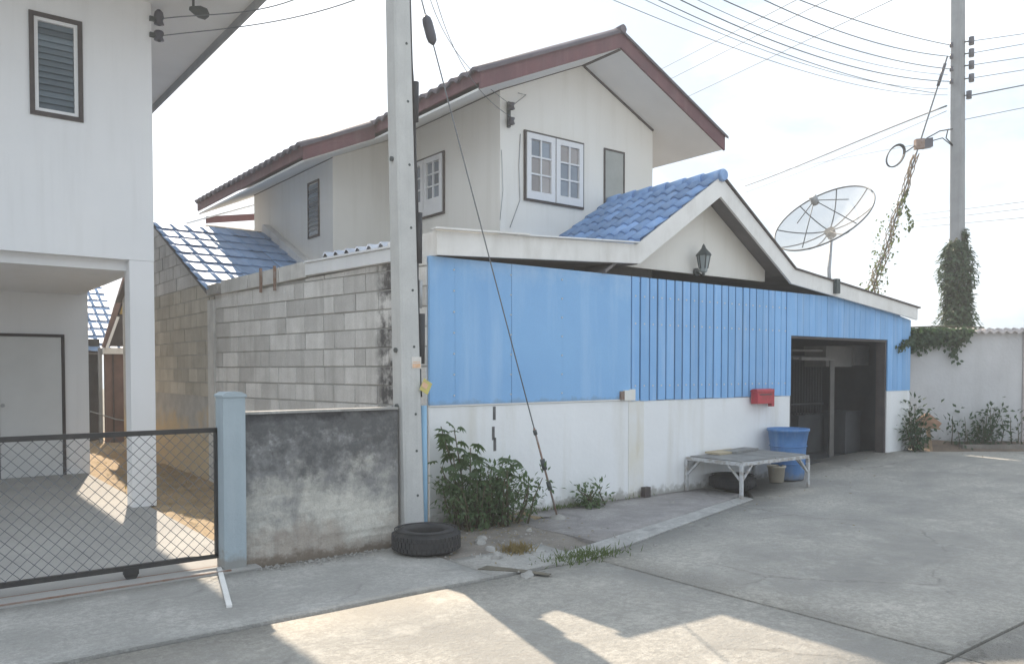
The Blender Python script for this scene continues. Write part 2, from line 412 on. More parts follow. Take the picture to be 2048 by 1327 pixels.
# road of cast slabs: joint along y at x=.38, joint along x at y=-4.8; the road meets the apron on a slanted line
b = MB(); n = 56
for i in range(n + 1):
    x = -14 + 27.6 * i / n
    b.v += [(x, -12, zg(x) - .068), (x, -2.0 if x < .35 else -.5, zg(x) - .068)]
for i in range(n): b.f.append((2 * i, 2 * i + 2, 2 * i + 3, 2 * i + 1)); b.sm.append(True)
road = b.build('road', K['joint'])
tag(road, kind='structure')
def edge_y(x):                        # where the road ends at the apron
    if x < .35: return -1.96
    if x < 4.0: return -1.96 + (x - .35) / 3.65 * 1.02
    return -.94 + min(1, (x - 4.0) / 1.4) * 1.3
def slab(x0, x1, y0, yf, name='concrete_slab', z=-.014, m='road', parent=road, nn=None):
    b = MB(); n = nn or max(2, int((x1 - x0) / .45)); k = 6
    top = []
    for i in range(n + 1):
        x = x0 + (x1 - x0) * i / n; y1 = yf(x) if callable(yf) else yf
        for j in range(k + 1):
            ya = y0(x) if callable(y0) else y0
            y = ya + (y1 - ya) * j / k
            e = .006 * noise.noise(Vector((x * 1.3, y * 1.3, 3.1)))
            wob = .012 * noise.noise(Vector((x * 3, y * 3, 9))) if (j in (0, k) or i in (0, n)) else 0
            b.v.append((x + (wob if i in (0, n) else 0), y + (wob if j in (0, k) else 0), z + zg(x) + e))
    for i in range(n):
        for j in range(k):
            a = i * (k + 1) + j; b.f.append((a, a + k + 1, a + k + 2, a + 1)); b.sm.append(True)
    ring = [i * (k + 1) for i in range(n + 1)] + [n * (k + 1) + j for j in range(1, k + 1)] + [i * (k + 1) + k for i in range(n - 1, -1, -1)] + [j for j in range(k - 1, 0, -1)]
    base = len(b.v)
    for r_ in ring: x, y, zz = b.v[r_]; b.v.append((x, y, zz - .07))
    for q in range(len(ring)):
        b.f.append((ring[q], ring[(q + 1) % len(ring)], base + (q + 1) % len(ring), base + q)); b.sm.append(False)
    return b.build(name, K[m], parent)
slab(-13.5, .368, -4.786, -1.975)
slab(.396, 13.4, -4.786, lambda x: edge_y(x) - .012)
slab(-13.5, .372, -11.5, -4.812)
slab(.392, 13.4, -11.5, -4.812)
# apron between the road and the walls
apron = MB()
tag(slab(-13.5, -.64, -1.945, -.62, 'apron', 0, 'apron', None, 60), kind='structure')
tag(slab(-.63, .34, -1.935, -1.30, 'apron', -.002, 'apron', None), kind='structure')
tag(slab(.80, 4.15, lambda x: edge_y(x) + .29 - .03 * (x - .8), lambda x: -.004 if x < 3.7 else -.03, 'footpath', -.002, 'footpath', None), kind='structure')
def strip_edge(o0, o1):
    b = MB(); pts = []
    for i in range(13):
        x = -.0 + 4.0 * i / 12
        pts.append((x, edge_y(x) + .012, edge_y(x) + .012 + o0 + (o1 - o0) * i / 12))
    for x, y0, y1 in pts: b.v += [(x, y0, -.008), (x, y1, .0), (x, y0, -.07), (x, y1, -.07)]
    for i in range(12):
        a = i * 4
        b.f += [(a, a + 4, a + 5, a + 1), (a, a + 2, a + 6, a + 4), (a + 1, a + 5, a + 7, a + 3)]; b.sm += [False] * 3
    b.f += [(0, 1, 3, 2), (48, 50, 51, 49)]; b.sm += [False] * 2
    return b
tag(strip_edge(.30, .17).build('gutter_strip', K['kerb']), kind='structure')
d = MB()
n = 16
for i in range(n + 1):
    x = -.62 + 5.0 * i / n
    for j in range(9):
        y = -1.80 + (2.2) * j / 8
        d.v.append((x, y, zg(x) - .022 + .03 * noise.noise(Vector((x * 2.5, y * 2.5, 0))) + (.026 - .028 * max(0, x - .35) if y > -1.42 - .1 * x else -.02)))
for i in range(n):
    for j in range(8):
        a = i * 9 + j; d.f.append((a, a + 9, a + 10, a + 1)); d.sm.append(True)
tag(d.build('dirt_verge', K['dirt']), kind='structure')

# yard of the white house: cast floor and the bare strip beside it
tag(MB().box((-9, -.64, -.06), (-1.93, 6.6, .012)).build('yard_floor', K['floor']), kind='structure')
s = MB(); n = 26; mrow = 70
for j in range(mrow + 1):
    y = -.38 + 16 * j / mrow
    for i in range(n + 1):
        x = -1.93 + 3.2 * i / n
        s.v.append((x, y, -.02 + .045 * noise.noise(Vector((x * 6, y * 6, 0))) + .03 * noise.noise(Vector((x * 17, y * 17, 5))) + .015))
for j in range(mrow):
    for i in range(n):
        a = j * (n + 1) + i; s.f.append((a, a + 1, a + n + 2, a + n + 1)); s.sm.append(True)
tag(s.build('bare_soil', K['soil']), kind='structure')

# ------------------------------------------------------------------ front wall (blue boards over a white base)
fw = thing('front_wall', 'long front wall of sky blue boards above a white painted base', 'wall', (0, 0, 0))
FT = 2.663
DX0, DX1, DZ = 6.15, 8.96, 2.04
END = 9.74
MB().box((.0, 0, -.12), (2.80, .16, 1.175)).build('white_base', K['basewhite'], fw)
MB().box((3.07, 0, -.12), (DX0, .16, 1.165)).build('white_base', K['basewhite'], fw)
MB().box((DX1, 0, -.12), (END, .16, 1.185)).build('white_base', K['basewhite'], fw)
b = MB().box((2.803, -.003, -.12), (3.067, .17, 1.172)); b.box((2.70, -.035, 1.178), (2.80, .1, 1.30)); b.box((2.803, -.02, 1.175), (2.90, .12, 1.31))
b.build('stained_pier', K['stain'], fw)
MB().box((2.64, -.04, 1.19), (2.695, .02, 1.29)).build('bracket', K['rust'], fw)
MB().box((2.99, -.10, -.05), (3.09, -.035, .12)).build('drain_stub', K['frame'], fw)
# thin ledge between base and panels
MB().box((.0, -.012, 1.178), (2.695, .02, 1.192)).build('ledge', K['trim_white'], fw)
# flat sheets
sx = [.0, .30, 1.02, 1.74, 2.83]
for i in range(4):
    b = MB(); x0, x1, y0 = sx[i] + .002, sx[i + 1] - .002, -.006 + .003 * (i % 2)
    nu, nv_ = max(3, int((x1 - x0) / .06)), 24
    for p_ in range(nu + 1):
        for q_ in range(nv_ + 1):
            x, z = x0 + (x1 - x0) * p_ / nu, 1.194 + (FT - 1.194) * q_ / nv_
            dent = .010 * noise.noise(Vector((x * 1.6, z * 1.2, i * 7.0))) + .003 * noise.noise(Vector((x * 5, z * 4, i)))
            b.v.append((x, y0 - .004 + dent * math.sin(math.pi * p_ / nu), z))
    for p_ in range(nu):
        for q_ in range(nv_):
            a = p_ * (nv_ + 1) + q_; b.f.append((a, a + nv_ + 1, a + nv_ + 2, a + 1)); b.sm.append(True)
    b.box((x0, .012, 1.194), (x1, .05, FT)); b.box((x0, y0 - .002, 1.194), (x0 + .006, .012, FT)); b.box((x1 - .006, y0 - .002, 1.194), (x1, .012, FT))
    b.build('panel', K['bluep'], fw, fix=False)
MB().box((.0, .06, 1.19), (DX0 - .02, .10, FT - .05)).build('wall_lining', K['int'], fw)
# upright boards with open gaps
def board(x0, x1, z0, z1, y=-.008, slope=None):
    b = MB()
    if slope is None: b.box((x0, y, z0), (x1, y + .022, z1))
    else: b.prism([(x0, y, z0), (x1, y, z0), (x1, y, slope(x1)), (x0, y, slope(x0))], (0, .022, 0))
    return b.build('board', K['blue'], fw)
topf = lambda x: min(FT, 2.70 - max(0, x - 6.1) * .0 if x < 8.0 else FT - (x - 8.0) * .155)
x = 2.845; i = 0
while x < DX0 - .06:
    w = .128 + .012 * math.sin(i * 2.1)
    if x + w > DX0: w = DX0 - x
    board(x, x + w, 1.17 + .004 * math.sin(i * 5), FT - .0, -.010 + random.uniform(-.004, .004))
    x += w + (.027 if x < 5.2 else .016); i += 1
screws = MB()
for xx in (.30, 1.02, 1.74):
    for k in range(7): screws.box((xx - .022, -.022, 1.28 + k * .21), (xx - .010, -.010, 1.292 + k * .21))
for zz in (2.43, 2.10, 1.35):
    xx = 2.90
    while xx < DX0 - .05:
        screws.box((xx - .009, -.019, zz - .009), (xx + .009, -.0145, zz + .009)); xx += .155
tag(screws.build('screw_heads', K['plate2'], fw), kind='stuff')
x = DX0 + .002
while x < DX1 - .05:
    w = .152
    if x + w > DX1 - .02: w = DX1 - .002 - x
    board(x, x + w, DZ, 0, -.010 + random.uniform(-.002, .002), topf); x += w + .007
x = DX1
for w in (.17, .16, .16, .29):
    board(x, min(END, x + w - .006), 1.187, 0, -.008, topf); x += w
MB().box((DX0 - .01, .015, DZ - .035), (DX1 + .01, .08, DZ - .002)).build('lintel', K['frame'], fw)
MB().box((DX0 + .002, .018, .0), (DX0 + .05, .10, DZ - .037)).build('door_jamb', K['frame'], fw)
MB().box((DX1 - .05, .018, .1), (DX1 - .002, .168, DZ - .037)).build('door_jamb', K['frame'], fw)
# cracks and chips in the white base, cut as recessed dark slivers of exposed cement
b = MB()
for (px, py, hh) in ((989, 822, 24), (987, 862, 14), (990, 884, 10)):
    p = on(px, py, 'y', -.004); b.box((p.x - .018, -.004, p.z - .09), (p.x + .016, .003, p.z + .05))
b.build('exposed_cement_patch', K['soot'], fw)

# ------------------------------------------------------------------ main house
hs = thing('house', 'two storey cream house with dark red gable roof and blue tiled porch', 'house', (2.35, 1.97, 0))
GX, GY, GR = 3.86, 1.97, 5.36           # gable wall
RZ = 5.99
def sof(x): return RZ - .447 * abs(x - GX)
# upper walls as thick slabs
MB().prism([(2.35, GY, 2.4), (GR, GY, 2.4), (GR, GY, sof(GR)), (GX, GY, RZ), (2.35, GY, sof(2.35))], (0, .12, 0)).build('gable_wall', K['cream'], hs)
MB().box((2.35, GY + .12, 2.2), (2.47, 4.72, sof(2.35))).build('side_wall', K['cream'], hs)
WX, WY = 1.2, 4.72
MB().prism([(WX, WY, 1.9), (2.47, WY, 1.9), (2.47, WY, sof(2.47) - .02), (WX, WY, sof(WX))], (0, .12, 0)).build('wing_front_wall', K['cream'], hs)
MB().box((WX, WY + .12, 1.9), (WX + .12, 8.1, sof(WX))).build('wing_side_wall', K['cream'], hs)
MB().box((WX + .12, 7.98, 1.9), (GR, 8.1, 4.75)).build('rear_wall', K['cream'], hs)
MB().box((GR - .12, GY + .12, 0), (GR, 7.98, sof(GR))).build('right_wall', K['cream'], hs)
# roof: sloped slab with overhang, soffit below, maroon fascia, corrugated tile edge
RV0, RV1, EV = 1.19, 8.75, 3.86
HL, HR, WL = 1.47, 6.16, .36
def top(x): return 6.265 - .447 * abs(x - GX)
def slope_slab(x0, x1, y0, y1, zf, th):
    return MB().prism([(x0, y0, zf(x0)), (x1, y0, zf(x1)), (x1, y0, zf(x1) + th), (x0, y0, zf(x0) + th)], (0, y1 - y0, 0))
soff = slope_slab(HL + .03, GX, RV0 + .03, RV1, sof, .03)
soff.prism([(WL + .03, EV + .03, sof(WL + .03)), (HL + .03, EV + .03, sof(HL + .03)), (HL + .03, EV + .03, sof(HL + .03) + .03), (WL + .03, EV + .03, sof(WL + .03) + .03)], (0, RV1 - EV - .03, 0))
soff.prism([(GX, RV0 + .03, RZ), (HR - .03, RV0 + .03, sof(HR - .03)), (HR - .03, RV0 + .03, sof(HR - .03) + .03), (GX, RV0 + .03, RZ + .03)], (0, RV1 - RV0 - .03, 0))
soff.build('soffit', K['soffit'], hs)
# dark cover strips where wall meets soffit and along the ridge of the soffit
st = MB()
st.bar((GX, RV0 + .03, RZ - .012), (GX, GY, RZ - .012), .05, .02)
st.bar((GX + .02, GY - .012, RZ - .02), (GR, GY - .012, sof(GR) - .012), .02, .03)
st.build('cover_strip', K['frame'], hs)
st = MB()
st.bar((GX - .02, GY - .006, RZ - .012), (2.35, GY - .006, sof(2.35) - .006), .01, .015)
st.bar((2.344, GY, sof(2.35) - .008), (2.344, 4.72, sof(2.35) - .008), .01, .015)
st.bar((WX - .004, WY, sof(WX) - .008), (WX - .004, 8.1, sof(WX) - .008), .01, .015)
st.build('shadow_bead', K['frame'], hs)
fd = .235
def fascia(a, b, dn, parent=hs, m='maroon', hgt=fd, name='fascia'):
    a, b = Vector(a), Vector(b)
    return MB().obox(a - Vector((0, 0, hgt)), b - a, Vector(dn) * .03, Vector((0, 0, hgt))).build(name, K[m], parent)
tz = lambda x: top(x) - .035
fascia((HL, RV0, tz(HL)), (GX, RV0, tz(GX)), (0, 1, 0))
fascia((GX, RV0, tz(GX)), (HR, RV0, tz(HR)), (0, 1, 0))
fascia((HL, RV0 + .03, tz(HL)), (HL, EV, tz(HL)), (1, 0, 0), hgt=.15)
fascia((WL, EV, tz(WL)), (HL, EV, tz(HL)), (0, 1, 0), hgt=.22)
fascia((WL, EV + .03, tz(WL)), (WL, RV1, tz(WL)), (1, 0, 0), hgt=.16)
fascia((HR, RV0 + .03, tz(HR)), (HR, RV1, tz(HR)), (-1, 0, 0), hgt=.17)
# tiled surface: wavy sheet running down the slope
def wavy(x0, x1, y0, y1, period=.24, amp=.055, th=.04, sg=1):
    b = MB(); n = int((y1 - y0) / period * 8)
    for i in range(n + 1):
        y = y0 + (y1 - y0) * i / n
        wv = amp * abs(math.sin(math.pi * (y - y0) / period))
        for x in (x0, x1): b.v += [(x, y, top(x) - .03 + wv), (x, y, top(x) - .03 + wv - th)]
    for i in range(n):
        a = i * 4
        b.f += [(a, a + 2, a + 6, a + 4), (a + 1, a + 5, a + 7, a + 3), (a, a + 4, a + 5, a + 1), (a + 2, a + 3, a + 7, a + 6)]; b.sm += [True, True, False, False]
    b.f += [(0, 1, 3, 2), (n * 4, n * 4 + 2, n * 4 + 3, n * 4 + 1)]; b.sm += [False] * 2
    return b
rt_ = wavy(HL - .05, GX, RV0 - .03, RV1)
rt_.build('roof_tiles', K['maroon_tile'], hs)
wavy(WL - .05, HL - .05, EV - .03, RV1).build('roof_tiles', K['maroon_tile'], hs)
wavy(GX, HR + .05, RV0 - .03, RV1).build('roof_tiles', K['maroon_tile'], hs)
b = MB()
for i in range(22):
    y0 = RV0 - .05 + i * .35
    b.tube([(GX, y0, top(GX) - .025), (GX, y0 + .36, top(GX) - .035)], [.06, .055], 8)
b.build('ridge_cap', K['maroon_tile'], hs)
# lower rear roof showing behind the wing
rr = MB().obox(on(413, 446, 'y', 9.4), on(509, 440, 'y', 9.4) - on(413, 446, 'y', 9.4) + Vector((0, 0, .0)), (0, .05, 0), (0, 0, .13))
rr.build('rear_fascia', K['maroon'], hs)
p0, p1 = on(413, 437, 'y', 9.38), on(509, 411, 'y', 9.38)
MB().obox(p0, p1 - p0, (0, 1.6, .1), (0, 0, .03)).build('rear_roof_sheet', K['gutter'], hs)
MB().box((.75, 9.5, 1.5), (3.5, 9.6, 4.4)).build('rear_block', K['cream'], hs)

# windows
def sash_window(o, ax, n, w, hgt, parent, cols, rows, bottom=False, m2=None):
    """two leaf casement: o lower left corner on the wall face, ax along the wall, n outwards"""
    o, ax, n = Vector(o), Vector(ax), Vector(n); up = Vector((0, 0, 1))
    P = lambda a, z, k=0: o + ax * a + up * z + n * k
    fr = MB()
    t = .03
    for a0, z0, a1, z1 in ((0, 0, w, t), (0, hgt - t, w, hgt), (0, t, t, hgt - t), (w - t, t, w, hgt - t), (w / 2 - t / 3, t, w / 2 + t / 3, hgt - t)):
        fr.obox(P(a0, z0), ax * (a1 - a0), n * .03, up * (z1 - z0))
    f = fr.build('window', K['frame'], parent)
    for q in range(2):
        a0 = t + q * (w / 2 - t * .67) + (.0 if q == 0 else .0); lw = w / 2 - t * 1.34; lh = hgt - 2 * t
        lf = MB(); e = .075; bt = .11 if not bottom else .24
        for x0, z0, x1, z1 in ((0, 0, lw, bt), (0, lh - e, lw, lh), (0, bt, e, lh - e), (lw - e, bt, lw, lh - e)):
            lf.obox(P(a0 + x0, t + z0, .002), ax * (x1 - x0), n * .045, up * (z1 - z0))
        iw, ih = lw - 2 * e, lh - e - bt
        for c in range(1, cols): lf.obox(P(a0 + e + iw * c / cols - .011, t + bt, .002), ax * .022, n * .04, up * ih)
        for r_ in range(1, rows): lf.obox(P(a0 + e, t + bt + ih * r_ / rows - .011, .002), ax * iw, n * .037, up * .022)
        lf.build('leaf_frame', K['white'], f)
        pm = MB().obox((0, 0, 0), ax * (iw / cols - .024), n * .006, up * (ih / rows - .024)).mesh('pane', K['pane'])
        pm2 = MB().obox((0, 0, 0), ax * (iw / cols - .024), n * .006, up * (ih / rows - .024)).mesh('pane', K['pane2'])
        for c in range(cols):
            for r_ in range(rows):
                use = pm2 if (m2 and m2(q, c, r_)) else pm
                inst('pane', use, f, Matrix.Translation(P(a0 + e + iw * c / cols + .012, t + bt + ih * r_ / rows + .012, .012)))
    return f
sash_window((2.755, GY, 3.885), (1, 0, 0), (0, -1, 0), 1.11, .965, hs, 2, 3, m2=lambda q, c, r_: (q == 0 and r_ < 2) or (q == 1 and r_ == 2))
sash_window((2.35, 4.43, 3.865), (0, -1, 0), (-1, 0, 0), 1.10, .925, hs, 2, 3, bottom=True)
# narrow window beside the porch roof
fr = MB()
for a in ((4.29, 3.7, 4.312, 4.86), (4.70, 3.7, 4.722, 4.86), (4.312, 4.835, 4.70, 4.86)): fr.box((a[0], GY - .02, a[1]), (a[2], GY, a[3]))
f = fr.build('narrow_window', K['frame'], hs)
MB().box((4.312, GY - .01, 3.7), (4.70, GY - .004, 4.835)).build('pane', K['doorglass'], f)
# wing window
fr = MB(); wy0, wy1, wz0, wz1 = 5.20, 5.63, 3.66, 4.56
for a in ((wy0, wz0, wy0 + .03, wz1), (wy1 - .03, wz0, wy1, wz1), (wy0 + .03, wz0, wy1 - .03, wz0 + .03), (wy0 + .03, wz1 - .03, wy1 - .03, wz1)): fr.box((WX - .02, a[0], a[1]), (WX, a[2], a[3]))
f = fr.build('louvre_window', K['frame'], hs)
sm_ = MB().obox((0, 0, 0), (0, wy1 - wy0 - .064, 0), (.010, 0, .07), (-.004, 0, .002)).mesh('louvre_slat', K['louvre'])
for k in range(11): inst('louvre_slat', sm_, f, Matrix.Translation((WX - .012, wy0 + .032, wz0 + .04 + k * .074)))
# service cables clipped to the gable wall
b = MB()
b.tube([on(1041, 268, 'y', GY - .01), on(1038, 330, 'y', GY - .01), on(1040, 400, 'y', GY - .01), on(1020, 455, 'y', GY - .01)], .006, 5)
b.tube([on(1003, 300, 'y', GY - .01), on(1006, 380, 'y', GY - .01), on(1000, 440, 'y', GY - .01)], .004, 5)
b.build('wall_cable', K['steel'], hs)

# porch roof: flat run behind a tall fascia, then a gable, then a long low slope
PX, PZ = 4.40, 4.06
FY = -.10
def pt(x):
    if x < PX: return PZ - .648 * (PX - x)
    if x < 6.1: return PZ - .634 * (x - PX)
    return 2.982 - (x - 6.1) * .103
TOPL = [(.03, 2.90), (2.835, 3.035), (PX, PZ), (6.1, 2.982), (9.78, 2.60)]
BOTL = [(.03, 2.665), (2.885, 2.81), (PX, 3.80), (6.02, 2.775), (9.78, 2.40)]
for i in range(4):
    a, c, b0, b1 = TOPL[i], TOPL[i + 1], BOTL[i], BOTL[i + 1]
    MB().prism([(b0[0], FY, b0[1]), (b1[0], FY, b1[1]), (c[0], FY, c[1]), (a[0], FY, a[1])], (0, .035, 0)).build('porch_fascia', K['trim_white'], hs)
MB().box((.03, FY + .036, 2.665), (.065, 1.4, 2.90)).build('porch_fascia', K['trim_white'], hs)
# metal capping on the flat part and dark drip edges
b = MB()
b.bar((-.02, FY - .02, 2.915), (1.15, FY - .02, 2.97), .09, .018)
b.build('flashing', K['trim_white'], hs)
b = MB(); b.bar((1.0, FY - .012, 2.955), (2.83, FY - .012, 3.052), .07, .016); b.build('flashing', K['gutter'], hs)
b = MB()
b.bar((PX + .03, FY + .01, PZ + .01), (6.1, FY + .01, 2.995), .07, .025); b.bar((6.1, FY + .01, 2.995), (9.84, FY + .01, 2.608), .07, .025)
b.build('drip_edge', K['frame'], hs)
# decks
b = MB()
b.prism([(.07, 0, 2.70), (2.34, 0, 2.80), (2.34, 0, 2.86), (.07, 0, 2.76)], (0, GY + 1.6, 0))
b.build('porch_deck', K['dark_soffit'], hs)
b = MB()
b.prism([(2.345, FY + .036, pt(2.345) - .03), (PX, FY + .036, PZ - .03), (PX, FY + .036, PZ - .07), (2.345, FY + .036, pt(2.345) - .07)], (0, GY - FY - .04, 0))
b.prism([(PX, FY + .036, PZ - .03), (6.1, FY + .036, 2.952), (6.1, FY + .036, 2.912), (PX, FY + .036, PZ - .07)], (0, 6.4, 0))
b.prism([(6.1, FY + .036, 2.952), (9.76, FY + .036, 2.575), (9.76, FY + .036, 2.535), (6.1, FY + .036, 2.912)], (0, 6.4, 0))
deck = b.build('porch_deck', K['dark_soffit'], hs)
# flat soffit under the fascia run
MB().prism([(.07, FY + .04, 2.672), (2.88, FY + .04, 2.80), (2.88, FY + .04, 2.815), (.07, FY + .04, 2.687)], (0, 1.6, 0)).build('porch_soffit', K['dark_soffit'], hs)
# gable infill with lamp
MB().prism([(2.95, .30, 2.83), (5.95, .30, 2.83), (5.95, .30, 2.995), (PX, .30, 3.97), (2.95, .30, 3.05)], (0, .06, 0)).build('porch_gable', K['cream'], hs)
# tiles
def tile_mesh(name, w, l, m, n=8, hgt=.045):
    b = MB()
    for j, (y, dz) in enumerate(((0, .028), (l, 0))):
        for i in range(n + 1):
            t = i / n
            z = hgt * max(0, math.sin(math.pi * min(1, t / .62))) ** .8 if t < .62 else -.004
            b.v.append((t * w, y, z + dz))
    for i in range(n + 1):
        x, y, z = b.v[i]; b.v.append((x, y, z - .02))
    for i in range(n):
        b.f += [(i, i + 1, n + 1 + i + 1, n + 1 + i), (2 * (n + 1) + i, 2 * (n + 1) + i + 1, i + 1, i)]; b.sm += [True, False]
    return b.mesh(name, m)
def flat_tile(name, w, l, m):
    """flat concrete tile with one narrow raised side lap"""
    b = MB(); pr_ = [(0, .001), (.10, .008), (.17, .010), (.24, .008), (.33, .001), (.60, .0), (.80, .0), (1.0, .002)]
    for y, dz in ((0, .028), (l, 0)):
        for x, z in pr_: b.v.append((x * w, y, z + dz))
    n = len(pr_)
    for i in range(n): x, y, z = b.v[i]; b.v.append((x, y, z - .015))
    for i in range(n - 1):
        b.f += [(i, i + 1, n + i + 1, n + i), (2 * n + i, 2 * n + i + 1, i + 1, i)]; b.sm += [i in (0, 1, 2, 3), False]
    return b.mesh(name, m)
def lay(parent, me, o, xd, yd, ncol, nrow, w, l, name='roof_tile', alt=None, altf=None, skip=None):
    o, xd, yd = Vector(o), Vector(xd).normalized(), Vector(yd).normalized()
    zd = xd.cross(yd)
    for r_ in range(nrow):
        for c in range(ncol):
            if skip and skip(c, r_): continue
            p = o + xd * (c * w) + yd * (r_ * l) + zd * random.uniform(-.004, .004)
            rot = Matrix((xd, yd, zd)).transposed().to_4x4()
            rot = rot @ Matrix.Rotation(random.uniform(-.012, .012), 4, 'Z')
            mm = alt if (altf and altf(c, r_)) else me
            inst(name, mm, parent, Matrix.Translation(p) @ rot)
pr = MB().box((2.5, .1, 2.62), (2.52, .12, 2.64))
proof = MB().prism([(2.66, FY + .04, pt(2.66) - .028), (PX, FY + .04, PZ - .028), (PX, FY + .04, PZ - .012), (2.66, FY + .04, pt(2.66) - .012)], (0, GY - FY - .06, 0)).build('porch_roof', K['blue_tile'], hs)
tw, tl = .205, .30
tm = tile_mesh('roof_tile', tw, tl + .05, K['blue_tile'], hgt=.036)
sd = Vector((1, 0, .648)).normalized()
lay(proof, tm, Vector((PX, GY - .02, PZ)) - sd * (8 * tl), (0, -1, 0), sd, 10, 8, tw, tl, skip=lambda c, r_: r_ == 0 and c > 6)
b = MB()
for i in range(7):
    y0 = FY - .03 + i * .31
    b.tube([(PX, y0, PZ + .015), (PX, y0 + .32, PZ + .005)], [.082, .07], 9)
b.tube([(PX, FY - .06, PZ + .01), (PX, FY - .025, PZ + .012)], [.07, .086], 9)
b.build('ridge_tile', K['blue_tile'], hs)
# garage interior
b = MB()
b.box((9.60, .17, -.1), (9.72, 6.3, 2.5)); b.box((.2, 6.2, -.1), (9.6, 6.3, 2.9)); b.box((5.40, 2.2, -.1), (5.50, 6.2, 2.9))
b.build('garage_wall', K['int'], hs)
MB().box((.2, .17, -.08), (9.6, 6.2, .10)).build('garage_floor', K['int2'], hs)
b = MB()
for xx in (6.2, 7.0, 7.8, 8.6): b.bar((xx, 4.2, .1), (xx, 4.2, 2.2), .06)
b.bar((6.2, 4.2, 2.2), (9.6, 4.2, 2.2), .07); b.bar((6.2, 4.2, 2.0), (9.6, 4.2, 2.0), .05); b.bar((6.2, 4.2, .9), (8.6, 4.2, .9), .05)
b.build('inner_door_frame', K['int3'], hs)
for k in range(15):
    xx = 7.62 + k * .085
    MB().bar((xx, 1.1, .12), (xx, 1.1, 1.75), .014).build('gate_bar', K['int2'], hs)
b = MB(); b.bar((7.58, 1.1, 1.76), (8.86, 1.1, 1.76), .04); b.bar((7.58, 1.1, .14), (8.86, 1.1, .14), .04); b.bar((7.58, 1.1, .1), (7.58, 1.1, 1.78), .04); b.bar((7.58, 1.1, .95), (8.86, 1.1, .95), .03)
b.build('folded_inner_gate', K['int2'], hs)

# ------------------------------------------------------------------ loose things in the garage
def carton(name, label, a, b_, m, cat='box', grp=None):
    o = ((a[0] + b_[0]) / 2, (a[1] + b_[1]) / 2, a[2])
    t = thing(name, label, cat, o, grp)
    MB().box(a, b_).build('body', m, t)
    MB().box((a[0] - .01, a[1] - .01, b_[2] - .05), (b_[0] + .01, b_[1] + .01, b_[2] + .01)).build('lid', m, t)
    return t

def inside(name, label, cat, px0, py0, px1, py1, y, dep, m):
    a, c = on(px0, py1, 'y', y), on(px1, py0, 'y', y)
    z0 = max(a.z, .11)
    return carton(name, label, (a.x, y, z0), (c.x, y + dep, c.z), m, cat)
inside('box', 'wide pale box high up inside the dark garage', 'box', 1652, 694, 1704, 733, .62, .4, K['int3'])
inside('box', 'narrower pale box beside the wide box high inside the garage', 'box', 1708, 692, 1738, 730, .60, .4, K['int3'])
inside('cabinet', 'low grey cabinet on the garage floor behind the blue barrel', 'cabinet', 1596, 828, 1656, 925, 1.0, .5, K['int2'])
inside('crate', 'dark crate standing inside the garage right of the tall frame', 'crate', 1690, 822, 1722, 920, .55, .4, K['int2'])
b = MB()
for y_ in (700, 716): b.bar(on(1584, y_, 'y', .7), on(1650, y_ + 1, 'y', .7), .035)
tag(b.build('hanging_rail', K['int3'], None, tuple(on(1600, 708, 'y', .7))), 'pair of pale horizontal rails hanging inside the garage doorway', 'rail')
t = thing('door_frame', 'tall grey frame standing upright in the middle of the garage doorway', 'frame', tuple(on(1664, 915, 'y', .5).xy) + (.1,))
p = on(1664, 720, 'y', .5)
MB().bar((p.x, .5, .1), (p.x, .5, p.z), .07).build('upright', K['int3'], t)
q = on(1600, 726, 'y', .5)
MB().bar((q.x, .5, p.z + .02), (p.x + .03, .5, p.z + .02), .05).build('head', K['int3'], t)

# ------------------------------------------------------------------ wall lamp on the porch gable
p = on(1400, 545, 'y', .295)
t = thing('wall_lamp', 'black lantern wall lamp with frosted panes on the porch gable', 'lamp', (p.x, .29, p.z))
q = on(1407, 535, 'y', .14)
MB().tube([(p.x - .09, .298, p.z), (p.x - .09, .27, p.z)], .055, 10).build('wall_plate', K['lamp'], t)
MB().tube([(p.x - .09, .27, p.z), (p.x - .07, .2, p.z - .05), (q.x - .02, .14, p.z - .06), (q.x, .14, p.z - .01)], .014, 6).build('arm', K['lamp'], t)
bz = p.z + .0
MB().lathe((q.x, .14, bz), [(.02, -.03), (.05, -.01), (.055, .03), (.085, .20), (.07, .20)], 6, False).build('glass_body', K['lampglass'], t)
b = MB()
for k in range(6):
    a = math.pi / 3 * k
    b.tube([(q.x + .055 * math.cos(a), .14 + .055 * math.sin(a), bz + .03), (q.x + .087 * math.cos(a), .14 + .087 * math.sin(a), bz + .20)], .008, 4)
b.lathe((q.x, .14, bz), [(.105, .20), (.095, .225), (.045, .28), (.03, .30), (.02, .33), (.001, .36)], 6, False)
b.lathe((q.x, .14, bz), [(.001, -.08), (.02, -.06), (.02, -.03)], 6)
b.build('cage', K['lamp'], t)

# ------------------------------------------------------------------ insulator rack on the gable wall and its wires
p = on(1021, 228, 'y', GY - .06)
t = thing('insulator_rack', 'small dark insulator rack fixed to the cream gable wall left of the window', 'insulator', (p.x, GY, p.z - .2))
MB().box((p.x - .02, GY - .04, p.z - .17), (p.x + .02, GY, p.z + .17)).build('rack', K['lamp'], t)
for dz in (.10, -.10):
    MB().lathe((p.x, GY - .08, p.z + dz - .05), [(.02, 0), (.05, .01), (.035, .05), (.05, .09), (.02, .1)], 10).build('spool', K['insul'], t)
b = MB()
b.tube([(p.x, GY - .1, p.z + .1), on(1052, 190, 'y', GY - .02), on(1036, 186, 'y', GY - .02)], .005, 4)
b.build('lead_wire', K['wire'], t)

